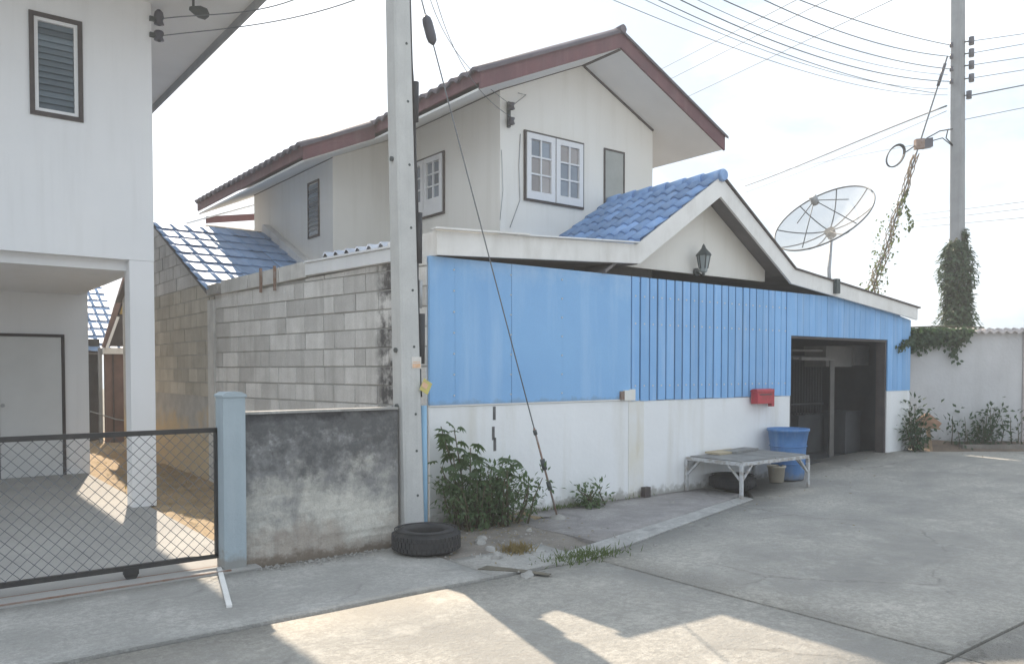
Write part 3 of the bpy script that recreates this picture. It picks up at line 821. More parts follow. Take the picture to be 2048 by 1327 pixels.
# ------------------------------------------------------------------ boundary wall of concrete blocks (runs back from the corner)
S0, S1 = Vector((-.02, .02, 0)), Vector((-.70, 4.38, 0))
sd_ = (S1 - S0).normalized(); sn = Vector((sd_.y, -sd_.x, 0)) * -1     # sn points to the yard
SL = (S1 - S0).length
sw = thing('block_wall', 'unplastered grey concrete block wall behind the low mouldy wall', 'wall', tuple(S0))
def stop(a): return 2.655 - .10 * a / SL
MB().prism([S0 + sn * -.012, S0 + sn * -.15, S1 + sn * -.15, S1 + sn * -.012], (0, 0, 2.60)).build('mortar_bed', K['mortar'], sw)
RH = .198; BL = .40
rws = [(k * RH, (k + 1) * RH - .013) for k in range(14)]
for k, (z0, z1) in enumerate(rws):
    if z0 < .85: continue
    a = -.02 if k % 2 else -.2
    while a < SL:
        bl = BL * random.choice((1, 1, 1, .5))
        a0, a1 = max(a, .0), min(a + bl - .012, SL)
        if a1 - a0 > .05:
            zt0, zt1 = min(z1, stop(a0)), min(z1, stop(a1))
            j = random.uniform(-.004, .007)
            if zt1 - z0 > .03:
                mm = K['block']
                e = .006
                pA = S0 + sd_ * a0; pB = S0 + sd_ * a1
                f0 = [pA + Vector((0, 0, z0)), pB + Vector((0, 0, z0)), pB + Vector((0, 0, zt1)), pA + Vector((0, 0, zt0))]
                c0 = sum(f0, Vector()) / 4
                fr_ = [c0 + (v - c0) * .965 + sn * (.004 + j) for v in f0]
                bk = [v + sn * -.014 for v in f0]; md = [v + sn * (-.004 + j) for v in f0]
                bb = MB().poly(bk + md + fr_, [(8, 9, 10, 11)] + [(i, (i + 1) % 4, 4 + (i + 1) % 4, 4 + i) for i in range(4)] + [(4 + i, 4 + (i + 1) % 4, 8 + (i + 1) % 4, 8 + i) for i in range(4)])
                bb.build('block', mm, sw)
        a += bl
# cement and gutter pieces along its top
def along(a, off=0, z=0): return S0 + sd_ * a + sn * off + Vector((0, 0, z))
def wall_piece(name, a0, a1, z0, z1, zz0, zz1, o0, o1, m):
    p = [along(a0, o0, z0), along(a1, o0, z1), along(a1, o0, zz1), along(a0, o0, zz0)]
    return MB().prism(p, sn * (o1 - o0)).build(name, K[m], sw)
wall_piece('gutter', .35, 2.05, 2.645, 2.63, 2.775, 2.765, -.10, .075, 'gutter')
wall_piece('gutter_lip', .35, 2.05, 2.778, 2.768, 2.80, 2.79, -.10, .10, 'gutter')
aa = 2.07
for L_ in (.62, .75, .72):
    wall_piece('cement_edging', aa, aa + L_ - .02, 2.62 - .03 * (aa - 2), 2.62 - .03 * (aa + L_ - 2), 2.80 - .035 * (aa - 2), 2.80 - .035 * (aa + L_ - 2), -.12, .05, 'flash'); aa += L_
wall_piece('cement_edging', aa, SL + .06, 2.56, 2.55, 2.70, 2.68, -.12, .09, 'kerb')
for a in (2.72, 3.05):
    wall_piece('bracket', a, a + .03, 2.50, 2.50, 2.80, 2.80, .055, .08, 'rust')
# low tiled roof strip behind the gutter
ls = thing('shed_roof', 'low tiled roof strip behind the white gutter at the house wall', 'roof', tuple(along(1.2, -.3, 2.6)))
deckp = [along(.3, -.12, 2.74), along(2.05, -.12, 2.73), along(2.05, -1.0, 2.83), along(.3, -1.0, 2.84)]
lb = MB().prism(deckp, (0, 0, .03)).build('roof_deck', K['dark_soffit'], ls)
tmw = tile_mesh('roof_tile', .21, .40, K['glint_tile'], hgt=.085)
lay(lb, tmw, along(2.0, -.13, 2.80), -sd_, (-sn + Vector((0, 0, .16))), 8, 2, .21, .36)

# ------------------------------------------------------------------ outbuilding behind it: block gable wall, tiled roof
ob = thing('outbuilding', 'block built outbuilding with a sloping tiled roof between white house and cream house', 'building', (-.68, 4.4, 0))
OX = -.70; OY0, OY1 = 4.40, 7.45
def orz(y): return 2.60 + .466 * (y - 4.40)
MB().prism([(OX, OY0, -.1), (OX, OY1 + 2.5, -.1), (OX, OY1 + 2.5, 2.9), (OX, OY1, orz(OY1) - .05), (OX, OY0, orz(OY0) - .05)], (.14, 0, 0)).build('end_wall', K['mortar'], ob)
k = 0; z0 = 1.17
while z0 < 3.95:
    z1 = z0 + .185; a = OY0 + (.0 if k % 2 else -.2)
    while a < OY1 + .6:
        a0, a1 = max(a, OY0), min(a + .388, OY1 + .6)
        tp = lambda y: min(z1, orz(y) - .06 if y < OY1 else orz(OY1) - .06 - .45 * (y - OY1))
        if a1 - a0 > .05 and tp(a0) - z0 > -.1 and tp(a1) - z0 > .05:
            za = max(z0 + .004, tp(a0)); zb = max(z0 + .004, tp(a1)); j = random.uniform(-.004, .006)
            xx = OX - .008 - j
            cz = (za + zb) / 2
            bb = MB().prism([(xx, a0, z0), (xx, a1, z0), (xx, a1, zb), (xx, a0, za)], (.02 + j, 0, 0))
            bb.build('block', K['block_warm' if z0 < 2.6 else 'block'], ob)
        a += .40
    z0 += .198; k += 1
# corner pier with rough cement
MB().box((OX - .03, OY0 - .04, -.1), (OX + .12, OY0 + .22, 2.5)).build('corner_pier', K['flash'], ob)
od = MB().prism([(OX - .10, OY0 + .02, orz(OY0) - .03), (OX - .10, OY1, orz(OY1) - .03), (OX - .10, OY1, orz(OY1)), (OX - .10, OY0 + .02, orz(OY0))], (2.02, 0, 0)).build('roof', K['dark_soffit'], ob)
MB().prism([(OX - .10, OY1, orz(OY1) - .03), (OX - .10, OY1 + 2.6, orz(OY1) - 1.2), (OX - .10, OY1 + 2.6, orz(OY1) - 1.17), (OX - .10, OY1, orz(OY1))], (2.02, 0, 0)).build('roof', K['dark_soffit'], ob)
otl = .40; ow = .245
ta = flat_tile('roof_tile', ow, otl + .05, K['shiny_tile'])
yd_ = Vector((0, 1, .466)).normalized()
lay(od, ta, Vector((OX - .12, OY0 - .03, orz(OY0) + .012)), (1, 0, 0), yd_, 8, 8, ow, otl)
b = MB(); b.bar((1.13, 4.7, orz(4.7) + .08), (1.13, OY1 - .1, orz(OY1 - .1) + .08), .13, .17); b.build('edge_flashing', K['trim_white'], ob)
b = MB()



# ------------------------------------------------------------------ white house on the left
wh = thing('white_house', 'white two storey house with open carport at the left edge', 'house', (-1.85, 2.85, 0))
FX = -1.845; FYY = 2.85; RY = 6.5
SZ = 2.757
WHX0 = -9.0
wx0, wx1, wz0, wz1 = -3.025, -2.535, 4.17, 5.225
b = MB()
b.box((WHX0, FYY, SZ), (wx0, FYY + .14, 5.62)); b.box((wx1, FYY, SZ), (FX, FYY + .14, 5.62)); b.box((wx0, FYY, SZ), (wx1, FYY + .14, wz0)); b.box((wx0, FYY, wz1), (wx1, FYY + .14, 5.62))
b.build('front_wall_panel', K['white'], wh)
b = MB(); b.box((FX - .14, FYY + .14, SZ), (FX, 12, 5.62)); b.build('side_wall', K['white'], wh)
MB().box((WHX0, FYY + .142, SZ - .11), (FX - .142, RY - .002, SZ + .0)).build('carport_ceiling', K['white'], wh)
MB().box((-2.10, FYY + .004, .012), (FX - .002, FYY + .25, SZ - .002)).build('column', K['white'], wh)
MB().box((WHX0, RY, 0), (FX - .045, RY + .12, SZ - .002)).build('carport_wall', K['white'], wh)
MB().box((FX - .165, RY + .12, 0), (FX - .045, 12, SZ - .002)).build('carport_wall', K['white'], wh)
# window with glass louvres
fr = MB(); t_ = .045
for a in ((wx0, wz0, wx0 + t_, wz1), (wx1 - t_, wz0, wx1, wz1), (wx0 + t_, wz0, wx1 - t_, wz0 + t_), (wx0 + t_, wz1 - t_, wx1 - t_, wz1)): fr.box((a[0], FYY - .02, a[1]), (a[2], FYY + .10, a[3]))
f = fr.build('window', K['frame'], wh)
fr = MB(); u0, u1, v0, v1 = wx0 + t_, wx1 - t_, wz0 + t_, wz1 - t_; t2 = .035
for a in ((u0, v0, u0 + t2, v1), (u1 - t2, v0, u1, v1), (u0 + t2, v0, u1 - t2, v0 + t2), (u0 + t2, v1 - t2, u1 - t2, v1)): fr.box((a[0], FYY - .005, a[1]), (a[2], FYY + .08, a[3]))
fr.build('frame', K['white'], f)
nsl = 14; sh = (v1 - v0 - 2 * t2) / nsl
slm = MB().obox((0, 0, 0), (u1 - u0 - 2 * t2 - .004, 0, 0), (0, .022, sh * 1.12), (0, -.005, .001)).mesh('louvre_slat', K['louvre'])
for k in range(nsl): inst('louvre_slat', slm, f, Matrix.Translation((u0 + t2 + .002, FYY + .012, v0 + t2 + k * sh)))
MB().box((u0, FYY + .09, v0), (u1, FYY + .10, v1)).build('inner_blind', K['int2'], f)
# door
dx0, dx1, dz = -3.06, -2.205, 2.055
fr = MB()
for a in ((dx0, .012, dx0 + .04, dz), (dx1 - .04, .012, dx1, dz), (dx0 + .04, dz - .04, dx1 - .04, dz)): fr.box((a[0], RY - .03, a[1]), (a[2], RY, a[3]))
f = fr.build('door', K['frame'], wh)
MB().box((dx0 + .043, RY - .018, .02), (dx1 - .043, RY - .002, dz - .043)).build('door_leaf', K['door'], f)
MB().tube([(-2.985, RY - .018, 1.045), (-2.985, RY - .06, 1.045), (-2.985, RY - .075, 1.045)], [.012, .014, .028], 10).build('handle', K['steel'], f)
# roof overhang with tiled edge
EX = -.93
MB().box((WHX0, 1.2, 5.62), (EX - .03, 12.3, 5.65)).build('soffit', K['soffit'], wh)
MB().box((EX - .03, 1.2, 5.52), (EX, 12.3, 5.70)).build('fascia', K['grey_pole'], wh)
MB().box((WHX0, 1.17, 5.52), (EX - .03, 1.198, 5.70)).build('fascia', K['grey_pole'], wh)
def wsl(b, x0, z0, x1, z1, y0, y1, period, amp, th):
    n = int((y1 - y0) / period * 8)
    for i in range(n + 1):
        y = y0 + (y1 - y0) * i / n; wv = amp * abs(math.sin(math.pi * (y - y0) / period))
        for x, z in ((x0, z0), (x1, z1)): b.v += [(x, y, z + wv), (x, y, z + wv - th)]
    for i in range(n):
        a = i * 4
        b.f += [(a, a + 2, a + 6, a + 4), (a + 1, a + 5, a + 7, a + 3), (a, a + 4, a + 5, a + 1), (a + 2, a + 3, a + 7, a + 6)]; b.sm += [True, True, False, False]
    return b
wsl(MB(), EX + .09, 5.655, -5.0, 7.3, 1.15, 12.3, .22, .05, .03).build('roof_tiles', K['grey_pole'], wh)
wsl(MB(), -5.0, 7.3, WHX0, 5.6, 1.15, 12.3, .2, .03, .03).build('roof_tiles', K['grey_pole'], wh)
MB().prism([(WHX0, 12.2, 5.66), (EX, 12.2, 5.66), (-5, 12.2, 7.25)], (0, .05, 0)).build('gable_end', K['white'], wh)
MB().prism([(WHX0, 1.25, 5.66), (EX, 1.25, 5.66), (-5, 1.25, 7.25)], (0, .05, 0)).build('gable_end', K['white'], wh)

# eave lamp and insulators of the white house
p = far(399, 24, 8.7)
t = thing('eave_lamp', 'grey oval flood lamp hanging under the eave of the white house', 'lamp', tuple(p))
a, c = far(379, 17, 8.7), far(418, 31, 8.75)
MB().tube([a, a.lerp(c, .15), a.lerp(c, .5), a.lerp(c, .85), c], [.02, .035, .065, .06, .02], 10).build('head', K['lamp'], t)
MB().tube([a.lerp(c, .2), a.lerp(c, .2) + Vector((0, 0, .12)), (a.x, a.y, 5.62)], .014, 6).build('arm', K['lamp'], t)
for i, (yy, lb_) in enumerate(((40, 'upper brown insulator on the corner of the white house below the eave'), (72, 'lower brown insulator on the corner of the white house'))):
    p = on(318, yy, 'y', FYY - .02)
    t = thing('insulator', lb_, 'insulator', tuple(p), 'insulators on the white house corner')
    MB().box((FX - .02, FYY - .03, p.z - .03), (p.x, FYY, p.z + .02)).build('bracket', K['lamp'], t)
    MB().lathe((p.x, FYY - .02, p.z - .06), [(.02, 0), (.055, .01), (.04, .05), (.055, .09), (.045, .14 if i == 0 else .11), (.02, .17 if i == 0 else .12)], 10).build('spool', K['insul'], t)

# ------------------------------------------------------------------ gate, post, low wall
gt = thing('sliding_gate', 'black framed chain link sliding gate in front of the white house', 'gate', (-2.2, -.40, 0))
GX1, GX0, GZ0, GZ1 = -2.175, -5.6, .095, 1.078
b = MB()
for a, c in (((GX0, GZ1), (GX1, GZ1)), ((GX0, GZ0), (GX1, GZ0)), ((GX1 - .018, GZ0), (GX1 - .018, GZ1)), ((GX0, GZ0), (GX0, GZ1)), ((-4.0, GZ0), (-4.0, GZ1))):
    b.bar((a[0], -.40, a[1]), (c[0], -.40, c[1]), .036, .036, (0, 1, 0))
b.build('frame', K['black'], gt)
b = MB(); sp = .085; x = GX0 - 1
while x < GX1:
    for sg in (1, -1):
        pts = []
        if sg == 1: xa, xb = x, x + (GZ1 - GZ0)
        else: xa, xb = x + (GZ1 - GZ0), x
        za, zb = GZ0, GZ1
        # clip to frame
        def cl(xa, za, xb, zb):
            lo, hi = GX0, GX1 - .03
            t0, t1 = 0, 1; dx = xb - xa
            for edge, s_ in ((lo, 1), (hi, -1)):
                if dx == 0: continue
                tt = (edge - xa) / dx
                if s_ * dx > 0: t0 = max(t0, tt)
                else: t1 = min(t1, tt)
            return (t0, t1) if t1 - t0 > .02 else None
        r_ = cl(xa, za, xb, zb)
        if r_:
            A = Vector((xa + (xb - xa) * r_[0], -.40 + .003 * sg, za + (zb - za) * r_[0])); B = Vector((xa + (xb - xa) * r_[1], -.40 + .003 * sg, za + (zb - za) * r_[1]))
            b.tube([A, B], .0026, 3, False, False)
    x += sp
tag(b.build('chain_link_mesh', K['wire'], gt), kind='stuff')
w = thing
wl_ = MB().tube([(-2.82, -.415, .05), (-2.82, -.385, .05)], .048, 14).build('wheel', K['black'], gt)
MB().box((-2.87, -.425, .045), (-2.77, -.375, .10)).build('wheel_housing', K['black'], gt)
b = MB(); b.bar((GX0, -.40, -.002), (-2.12, -.40, -.002), .025, .03); b.bar((GX0, -.62, .012), (-2.16, -.62, .012), .02, .02)
tag(b.build('gate_track', K['rust'], None, (-2.2, -.5, 0)), 'rusty steel rail set in the concrete under the black gate', 'gate track')
tag(MB().bar((-2.20, -.46, .010), (-2.47, -1.52, .008), .035, .016).build('kerb_strip', K['trim_white'], None, (-2.1, -1.1, 0)), 'narrow white edging strip running out from the grey gate post', 'edging')

po = thing('gate_post', 'square blue grey gate post with a rounded cap beside the low wall', 'post', (-2.1, -.45, 0))
MB().box((-2.19, -.56, -.05), (-2.02, -.38, 1.335)).build('shaft', K['post'], po)
MB().prism([(-2.20, -.57, 1.336), (-2.01, -.57, 1.336), (-2.01, -.57, 1.352), (-2.05, -.57, 1.375), (-2.16, -.57, 1.375), (-2.20, -.57, 1.352)], (0, .20, 0)).build('cap', K['post'], po)
lw = thing('low_wall', 'low mould blackened concrete wall between gate post and utility pole', 'wall', (-1.3, -.45, 0))
b = MB(); n, mm_ = 70, 63
for i in range(n + 1):
    for j in range(mm_ + 1):
        x = -2.018 + (1.38) * i / n; z = -.06 + 1.255 * j / mm_
        # courses show faintly through the render
        dz = abs((z % .2) - .0); row = int((z + .06) / .2); dj = -.009 * (.5 + .9 * noise.noise(Vector((x * 3, z * 3, 1)))) if (min((z + .06) % .2, .2 - (z + .06) % .2) < .011 or (lambda q: min(q, .4 - q))((x + .2 * (row % 2)) % .4) < .011) else 0
        b.v.append((x, -.50 - .008 * noise.noise(Vector((x * 4, z * 4, 2))) - .004 * noise.noise(Vector((x * 15, z * 15, 7))) - dj, z))
for i in range(n):
    for j in range(mm_):
        a = i * (mm_ + 1) + j; b.f.append((a, a + mm_ + 1, a + mm_ + 2, a + 1)); b.sm.append(True)
b.box((-2.018, -.488, -.06), (-.638, -.39, 1.193))
b.build('rendered_face', K['lowwall'], lw, fix=False)
b = MB().box((-2.018, -.515, 1.195), (-.64, -.38, 1.215)); b.build('coping', K['kerb'], lw)

# ------------------------------------------------------------------ near utility pole
def pole(name, label, base, topc, w0, w1, m, nb=8, hole_face=True):
    t = thing(name, label, 'utility pole', tuple(base))
    base, topc = Vector(base), Vector(topc); b = MB(); lv = 12
    for i in range(lv + 1):
        f = i / lv; c = base.lerp(topc, f); hw = (w0 + (w1 - w0) * f) / 2; ch = hw * .18
        for sx, sy in ((-hw + ch, -hw), (hw - ch, -hw), (hw, -hw + ch), (hw, hw - ch), (hw - ch, hw), (-hw + ch, hw), (-hw, hw - ch), (-hw, -hw + ch)):
            b.v.append((c.x + sx, c.y + sy, c.z))
    for i in range(lv):
        for k in range(8):
            a = i * 8 + k; c = i * 8 + (k + 1) % 8; b.f.append((a, c, c + 8, a + 8)); b.sm.append(False)
    b.f += [tuple(range(8))[::-1], tuple(range(lv * 8, lv * 8 + 8))]; b.sm += [False] * 2
    b.build('shaft', m, t)
    return t, (lambda z: base.lerp(topc, (z - base.z) / (topc.z - base.z))), (lambda z: (w0 + (w1 - w0) * (z - base.z) / (topc.z - base.z)) / 2)
up, pc, pw = pole('utility_pole', 'square concrete utility pole with black cables standing by the tyre', (-.49, -.46, -.1), (-.70, -.50, 8.2), .205, .135, K['conc_pole'])
for z in (.42, .82, 1.15, 1.75, 2.25, 2.8, 3.35, 3.9, 4.4):
    c = pc(z); hw = pw(z)
    MB().tube([(c.x + .03, c.y - hw - .003, z), (c.x + .03, c.y - hw + .01, z)], .012, 8).build('bolt_hole', K['lamp'], up)
for z in (1.22, 1.72, 3.4):
    c = pc(z); hw = pw(z)
    MB().tube([(c.x - hw - .02, c.y + .0, z), (c.x - hw + .01, c.y + .0, z)], .022, 8).build('bolt', K['lamp'], up)
c = pc(1.61); hw = pw(1.61)
st_ = MB().box((c.x + .0, c.y - hw - .004, 1.555), (c.x + .098, c.y - hw - .0005, 1.66)).build('sticker', K['plate2'], up)
MB().box((c.x + .008, c.y - hw - .0065, 1.563), (c.x + .09, c.y - hw - .0045, 1.60)).build('print', K['plate1'], st_)
MB().box((c.x + .012, c.y - hw - .0065, 1.61), (c.x + .086, c.y - hw - .0045, 1.617)).build('print', K['plate1'], st_)
# cables running down its right side
for k, (dx, r_, zlo, ph) in enumerate(((.012, .012, 1.3, 0), (.030, .010, 1.35, 1.3), (.022, .009, 1.3, 2.2), (.045, .007, 2.9, 3))):
    pts = []
    for i in range(40):
        z = zlo + (8.0 - zlo) * i / 39; c = pc(z); hw = pw(z)
        sl_ = .018 * math.sin(z * 2.1 + ph) * (1 if z < 4.2 else .5)
        pts.append((c.x + hw + dx + max(0, sl_), c.y - hw * .55 + .02 * k, z))
    MB().tube(pts, r_, 6).build('cable', K['cable'], up)
for z0, z1 in ((1.6, 2.05), (2.1, 2.35), (2.5, 2.95), (3.75, 4.1)):
    c = pc((z0 + z1) / 2); hw = pw(z0)
    MB().tube([(c.x + hw + .04, c.y - .05, z0), (c.x + hw + .045, c.y - .05, z1)], .03 if z0 != 2.1 else .018, 8).build('cable_closure', K['cable'] if z0 != 2.1 else K['steel'], up)
c = pc(1.33)
MB().obox((c.x + .055, c.y - .125, 1.37), (.085, -.0, -.05), (.05, 0, .10), (0, -.004, 0)).build('tin_tag', K['yellow'], up)
MB().obox((c.x + .075, c.y - .13, 1.40), (.05, -.0, -.03), (.02, 0, .04), (0, -.003, 0)).build('print', K['plate1'], up)
c = pc(.5)
MB().tube([(c.x + .150, c.y - .02, -.02), (c.x + .147, c.y - .02, .7), (c.x + .142, c.y - .02, 1.22)], .032, 10).build('conduit', K['lightblue'], up)

# guy wire with strain insulator and guard
gyy = -.48
gpts = [Vector((1.27, -.47, .0)), Vector((-.62, -.48, 5.62))]
gp = lambda f: gpts[0].lerp(gpts[1], f)
t = thing('guy_wire', 'slanting guy wire with dark strain insulator anchored before the white wall', 'guy wire', tuple(gpts[0]))
MB().tube([gp(.0), gp(.5), gp(1)], .0065, 5).build('strand', K['wire'], t)
MB().tube([gp(.0), gp(.17)], .011, 6).build('anchor_rod', K['rust'], t)
for f0, f1, r_ in ((.055, .07, .024), (.093, .112, .026), (.158, .166, .02)): MB().tube([gp(f0), gp(f1)], r_, 8).build('clamp', K['lamp'], t)
f = .80
MB().tube([gp(f), gp(f + .005), gp(f + .012), gp(f + .032), gp(f + .039), gp(f + .044)], [.012, .04, .047, .047, .04, .012], 10).build('strain_insulator', K['insul'], t)
MB().lathe((1.27, -.47, -.02), [(.10, 0), (.08, .04), (.03, .06), (.001, .065)], 8).build('anchor_block', K['stone'], t)

# ------------------------------------------------------------------ tyres
def tyre(label, c, ro, ri, wd, name='tyre', rot=None):
    t = thing(name, label, 'tyre', c)
    pr_ = [(ri, .03), (ri + .012, .0), (ri + (ro - ri) * .5, -.004), (ro - .03, .012), (ro, .045), (ro + .004, wd / 2), (ro, wd - .045), (ro - .03, wd - .012), (ri + (ro - ri) * .5, wd + .004), (ri + .012, wd), (ri, wd - .03), (ri + .03, wd / 2), (ri, .03)]
    MB().lathe(c, pr_, 40).build('carcass', K['rubber'], t)
    b = MB(); n = 46
    for k in range(n):
        a = 2 * math.pi * k / n
        for row, (z0, z1) in enumerate(((.035, wd * .34), (wd * .38, wd * .62), (wd * .66, wd - .035))):
            aa = a + (math.pi / n if row == 1 else 0)
            r0, r1 = ro - .005, ro + .010
            ca, sa = math.cos(aa), math.sin(aa)
            da = 2 * math.pi / n * .36
            P = lambda rr, ang, z: (c[0] + rr * math.cos(ang), c[1] + rr * math.sin(ang), c[2] + z)
            b.poly([P(r0, aa - da, z0), P(r0, aa + da, z0), P(r0, aa + da, z1), P(r0, aa - da, z1), P(r1, aa - da, z0), P(r1, aa + da, z0), P(r1, aa + da, z1), P(r1, aa - da, z1)],
                   [(4, 5, 6, 7), (0, 1, 5, 4), (1, 2, 6, 5), (2, 3, 7, 6), (3, 0, 4, 7)])
    tag(b.build('tread', K['rubber'], t), kind='stuff')
    b = MB()
    for rr in (.72, .86):
        r2 = ri + (ro - ri) * rr
        b.tube([(c[0] + r2 * math.cos(2 * math.pi * k / 36), c[1] + r2 * math.sin(2 * math.pi * k / 36), c[2] + wd + .002) for k in range(37)], .005, 5)
    b.build('sidewall_rib', K['rubber'], t)
    return t
tyre('worn black car tyre lying flat at the foot of the concrete pole', (-.595, -.905, .0), .285, .165, .19)
tyre('black tyre lying in the shade under the metal table', (4.42, -.30, .01), .29, .17, .17)

# ------------------------------------------------------------------ table and what stands around it
TX0, TX1, TY0, TY1, TZ = 3.84, 5.25, -.865, -.03, .43
t = thing('metal_table', 'low grey steel framed table with corner braces against the white wall', 'table', (4.5, -.45, .0))
b = MB()
for a, c in (((TX0, TY0), (TX1, TY0)), ((TX0, TY1), (TX1, TY1)), ((TX0, TY0), (TX0, TY1)), ((TX1, TY0), (TX1, TY1)), ((4.55, TY0), (4.55, TY1))):
    b.bar((a[0], a[1], TZ - .02), (c[0], c[1], TZ - .02), .035, .04)
b.build('frame', K['tableframe'], t)
for x in (TX0, TX1):
    for y in (TY0, TY1):
        sx, sy = (1 if x == TX0 else -1), (1 if y == TY0 else -1)
        lg = MB().bar((x, y, zg(x) - .0), (x, y, TZ - .04), .036, .036, (0, 1, 0)).build('leg', K['tableframe'], t)
        b = MB(); b.bar((x, y, .20), (x + sx * .20, y, TZ - .04), .022, .022); b.bar((x, y, .20), (x, y + sy * .20, TZ - .04), .022, .022)
        b.build('brace', K['tableframe'], lg)
MB().box((TX0 + .03, TY0 + .03, TZ - .0), (4.56, TY1 - .03, TZ + .014)).build('top_board', K['board'], t)
MB().box((4.57, TY0 + .02, TZ - .0), (TX1 - .03, TY1 - .02, TZ + .016)).build('top_board', K['board'], t)
b = MB().obox((4.20, -.26, TZ + .017), (.60, .05, .0), (-.04, .2, .01), (0, 0, .025)).build('plank', K['pale_board'], None, (4.4, -.15, TZ + .017))
tag(b, 'short pale plank lying on the back of the metal table', 'plank')
b = MB().obox((4.5, -.30, TZ + .020), (.62, .10, .0), (-.04, .21, .0), (0, 0, .03)).build('board_offcut', K['board'], None, (4.7, -.2, TZ + .02))
tag(b, 'dark grey board lying on the table beside the pale plank', 'board')
bc = (5.63, -.32, zg(5.6) + .0)
t = thing('barrel', 'blue plastic barrel with open top behind the metal table', 'barrel', bc)
MB().lathe(bc, [(.001, .0), (.205, .0), (.215, .03), (.245, .5), (.27, .66), (.285, .665), (.285, .70), (.262, .70), (.235, .5), (.2, .06), (.001, .06)], 28).build('shell', K['barrel'], t)
b = MB()
for z, r_ in ((.22, .232), (.46, .247)):
    b.tube([(bc[0] + r_ * math.cos(2 * math.pi * k / 28), bc[1] + r_ * math.sin(2 * math.pi * k / 28), bc[2] + z) for k in range(29)], .008, 5)
b.build('hoop', K['barrel'], t)
bc = (5.30, -.36, .02)
t = thing('bucket', 'small cream bucket on the ground under the table beside the blue barrel', 'bucket', bc)
MB().lathe(bc, [(.001, 0), (.095, 0), (.115, .2), (.125, .2), (.125, .225), (.112, .225), (.09, .02), (.001, .02)], 20).build('shell', K['bucket'], t)
MB().tube([(bc[0] + .12 * math.cos(a), bc[1] - .03, bc[2] + .2 - .09 * math.sin(a)) for a in [math.pi * k / 10 for k in range(11)]], .005, 5).build('handle', K['steel'], t)
# red box
a, c = on(1514, 779, 'y', -.13), on(1546, 806, 'y', -.13)
t = thing('red_letter_box', 'red letter box with a rounded lid fixed to the white wall', 'letter box', (a.x, 0, c.z))
MB().box((a.x, -.14, c.z), (c.x, -.035, a.z - .03)).build('body', K['red'], t)
prf = [(a.x - .01, -.032, a.z - .029)] + [(a.x - .01, -.088 + .062 * math.cos(q), a.z - .029 + .04 * math.sin(q)) for q in [math.pi * k / 8 for k in range(9)]] + [(a.x - .01, -.15, a.z - .029)]
MB().prism(prf, (c.x - a.x + .02, 0, 0)).build('lid', K['red'], t)
MB().box((a.x + .05, -.143, a.z - .075), (c.x - .05, -.1405, a.z - .06)).build('slot', K['lamp'], t)
MB().box((a.x + .1, -.036, c.z + .02), (c.x - .1, -.001, a.z - .05)).build('bracket', K['rust'], t)
MB().box((c.x + .012, -.10, c.z - .045), (c.x + .075, -.04, c.z + .20)).build('side_clip', K['red'], t)

# ------------------------------------------------------------------ satellite dish
dc = far(1657, 443, 12.9)
ms_ = on(1660, 572, 'y', -.02)
t = thing('satellite_dish', 'large black mesh satellite dish on a mast above the porch roof', 'satellite dish', (ms_.x, -.0, ms_.z))
mtop = far(1663, 470, 12.9)
# dish bowl faces up and towards the street
rh = (mtop - CAM).normalized(); lr = rh.cross(Vector((0, 0, 1))).normalized(); lu = lr.cross(rh)
nrm = ((lr * -.42 + lu * .906) * .877 - rh * .48).normalized()
ux = (lr * .906 + lu * .42); ux = (ux - nrm * ux.dot(nrm)).normalized(); uy = nrm.cross(ux)
DR, DD = .80, .25
vtx = mtop + nrm * .10
dp = lambda r_, a: vtx + nrm * (DD * (r_ / DR) ** 2) + (ux * math.cos(a) + uy * math.sin(a)) * r_
b = MB(); nr, na = 8, 48
for i in range(1, nr + 1):
    for k in range(na): b.v.append(tuple(dp(DR * i / nr, 2 * math.pi * k / na)))
c0 = len(b.v); b.v.append(tuple(vtx))
for i in range(nr - 1):
    for k in range(na):
        a, c = i * na + k, i * na + (k + 1) % na; b.f.append((a, c, c + na, a + na)); b.sm.append(True)
for k in range(na): b.f.append((c0, (k + 1) % na, k)); b.sm.append(True)
b.build('reflector_mesh', K['mesh'], t)
MB().tube([dp(DR, 2 * math.pi * k / 48) for k in range(49)], .013, 6).build('rim', K['dishframe'], t)
for k in range(8):
    a = 2 * math.pi * k / 8 + .3
    MB().tube([dp(DR * q / 6, a) - nrm * .01 for q in range(7)], .010, 5).build('rib', K['dishframe'], t)
fp = vtx + nrm * .60
for k in range(4):
    a = 2 * math.pi * k / 4 + .7
    MB().tube([dp(DR * .75, a), fp], .008, 5).build('feed_strut', K['dishframe'], t)
MB().tube([fp - nrm * .07, fp - nrm * .02, fp + nrm * .09], [.055, .06, .06], 12).build('feed_horn', K['steel'], t)
MB().tube([vtx - nrm * .13, vtx + nrm * .0], [.07, .09], 10).build('hub', K['lamp'], t)
MB().tube([(ms_.x, -.02, ms_.z - .08), (ms_.x, -.0, ms_.z + .25), mtop.lerp(Vector((ms_.x, 0, ms_.z + .3)), .3), vtx - nrm * .1], .028, 8).build('mast', K['steel'], t)
MB().box((ms_.x - .05, -.16, ms_.z - .12), (ms_.x + .05, -.104, ms_.z + .10)).build('mast_clamp', K['lamp'], t)

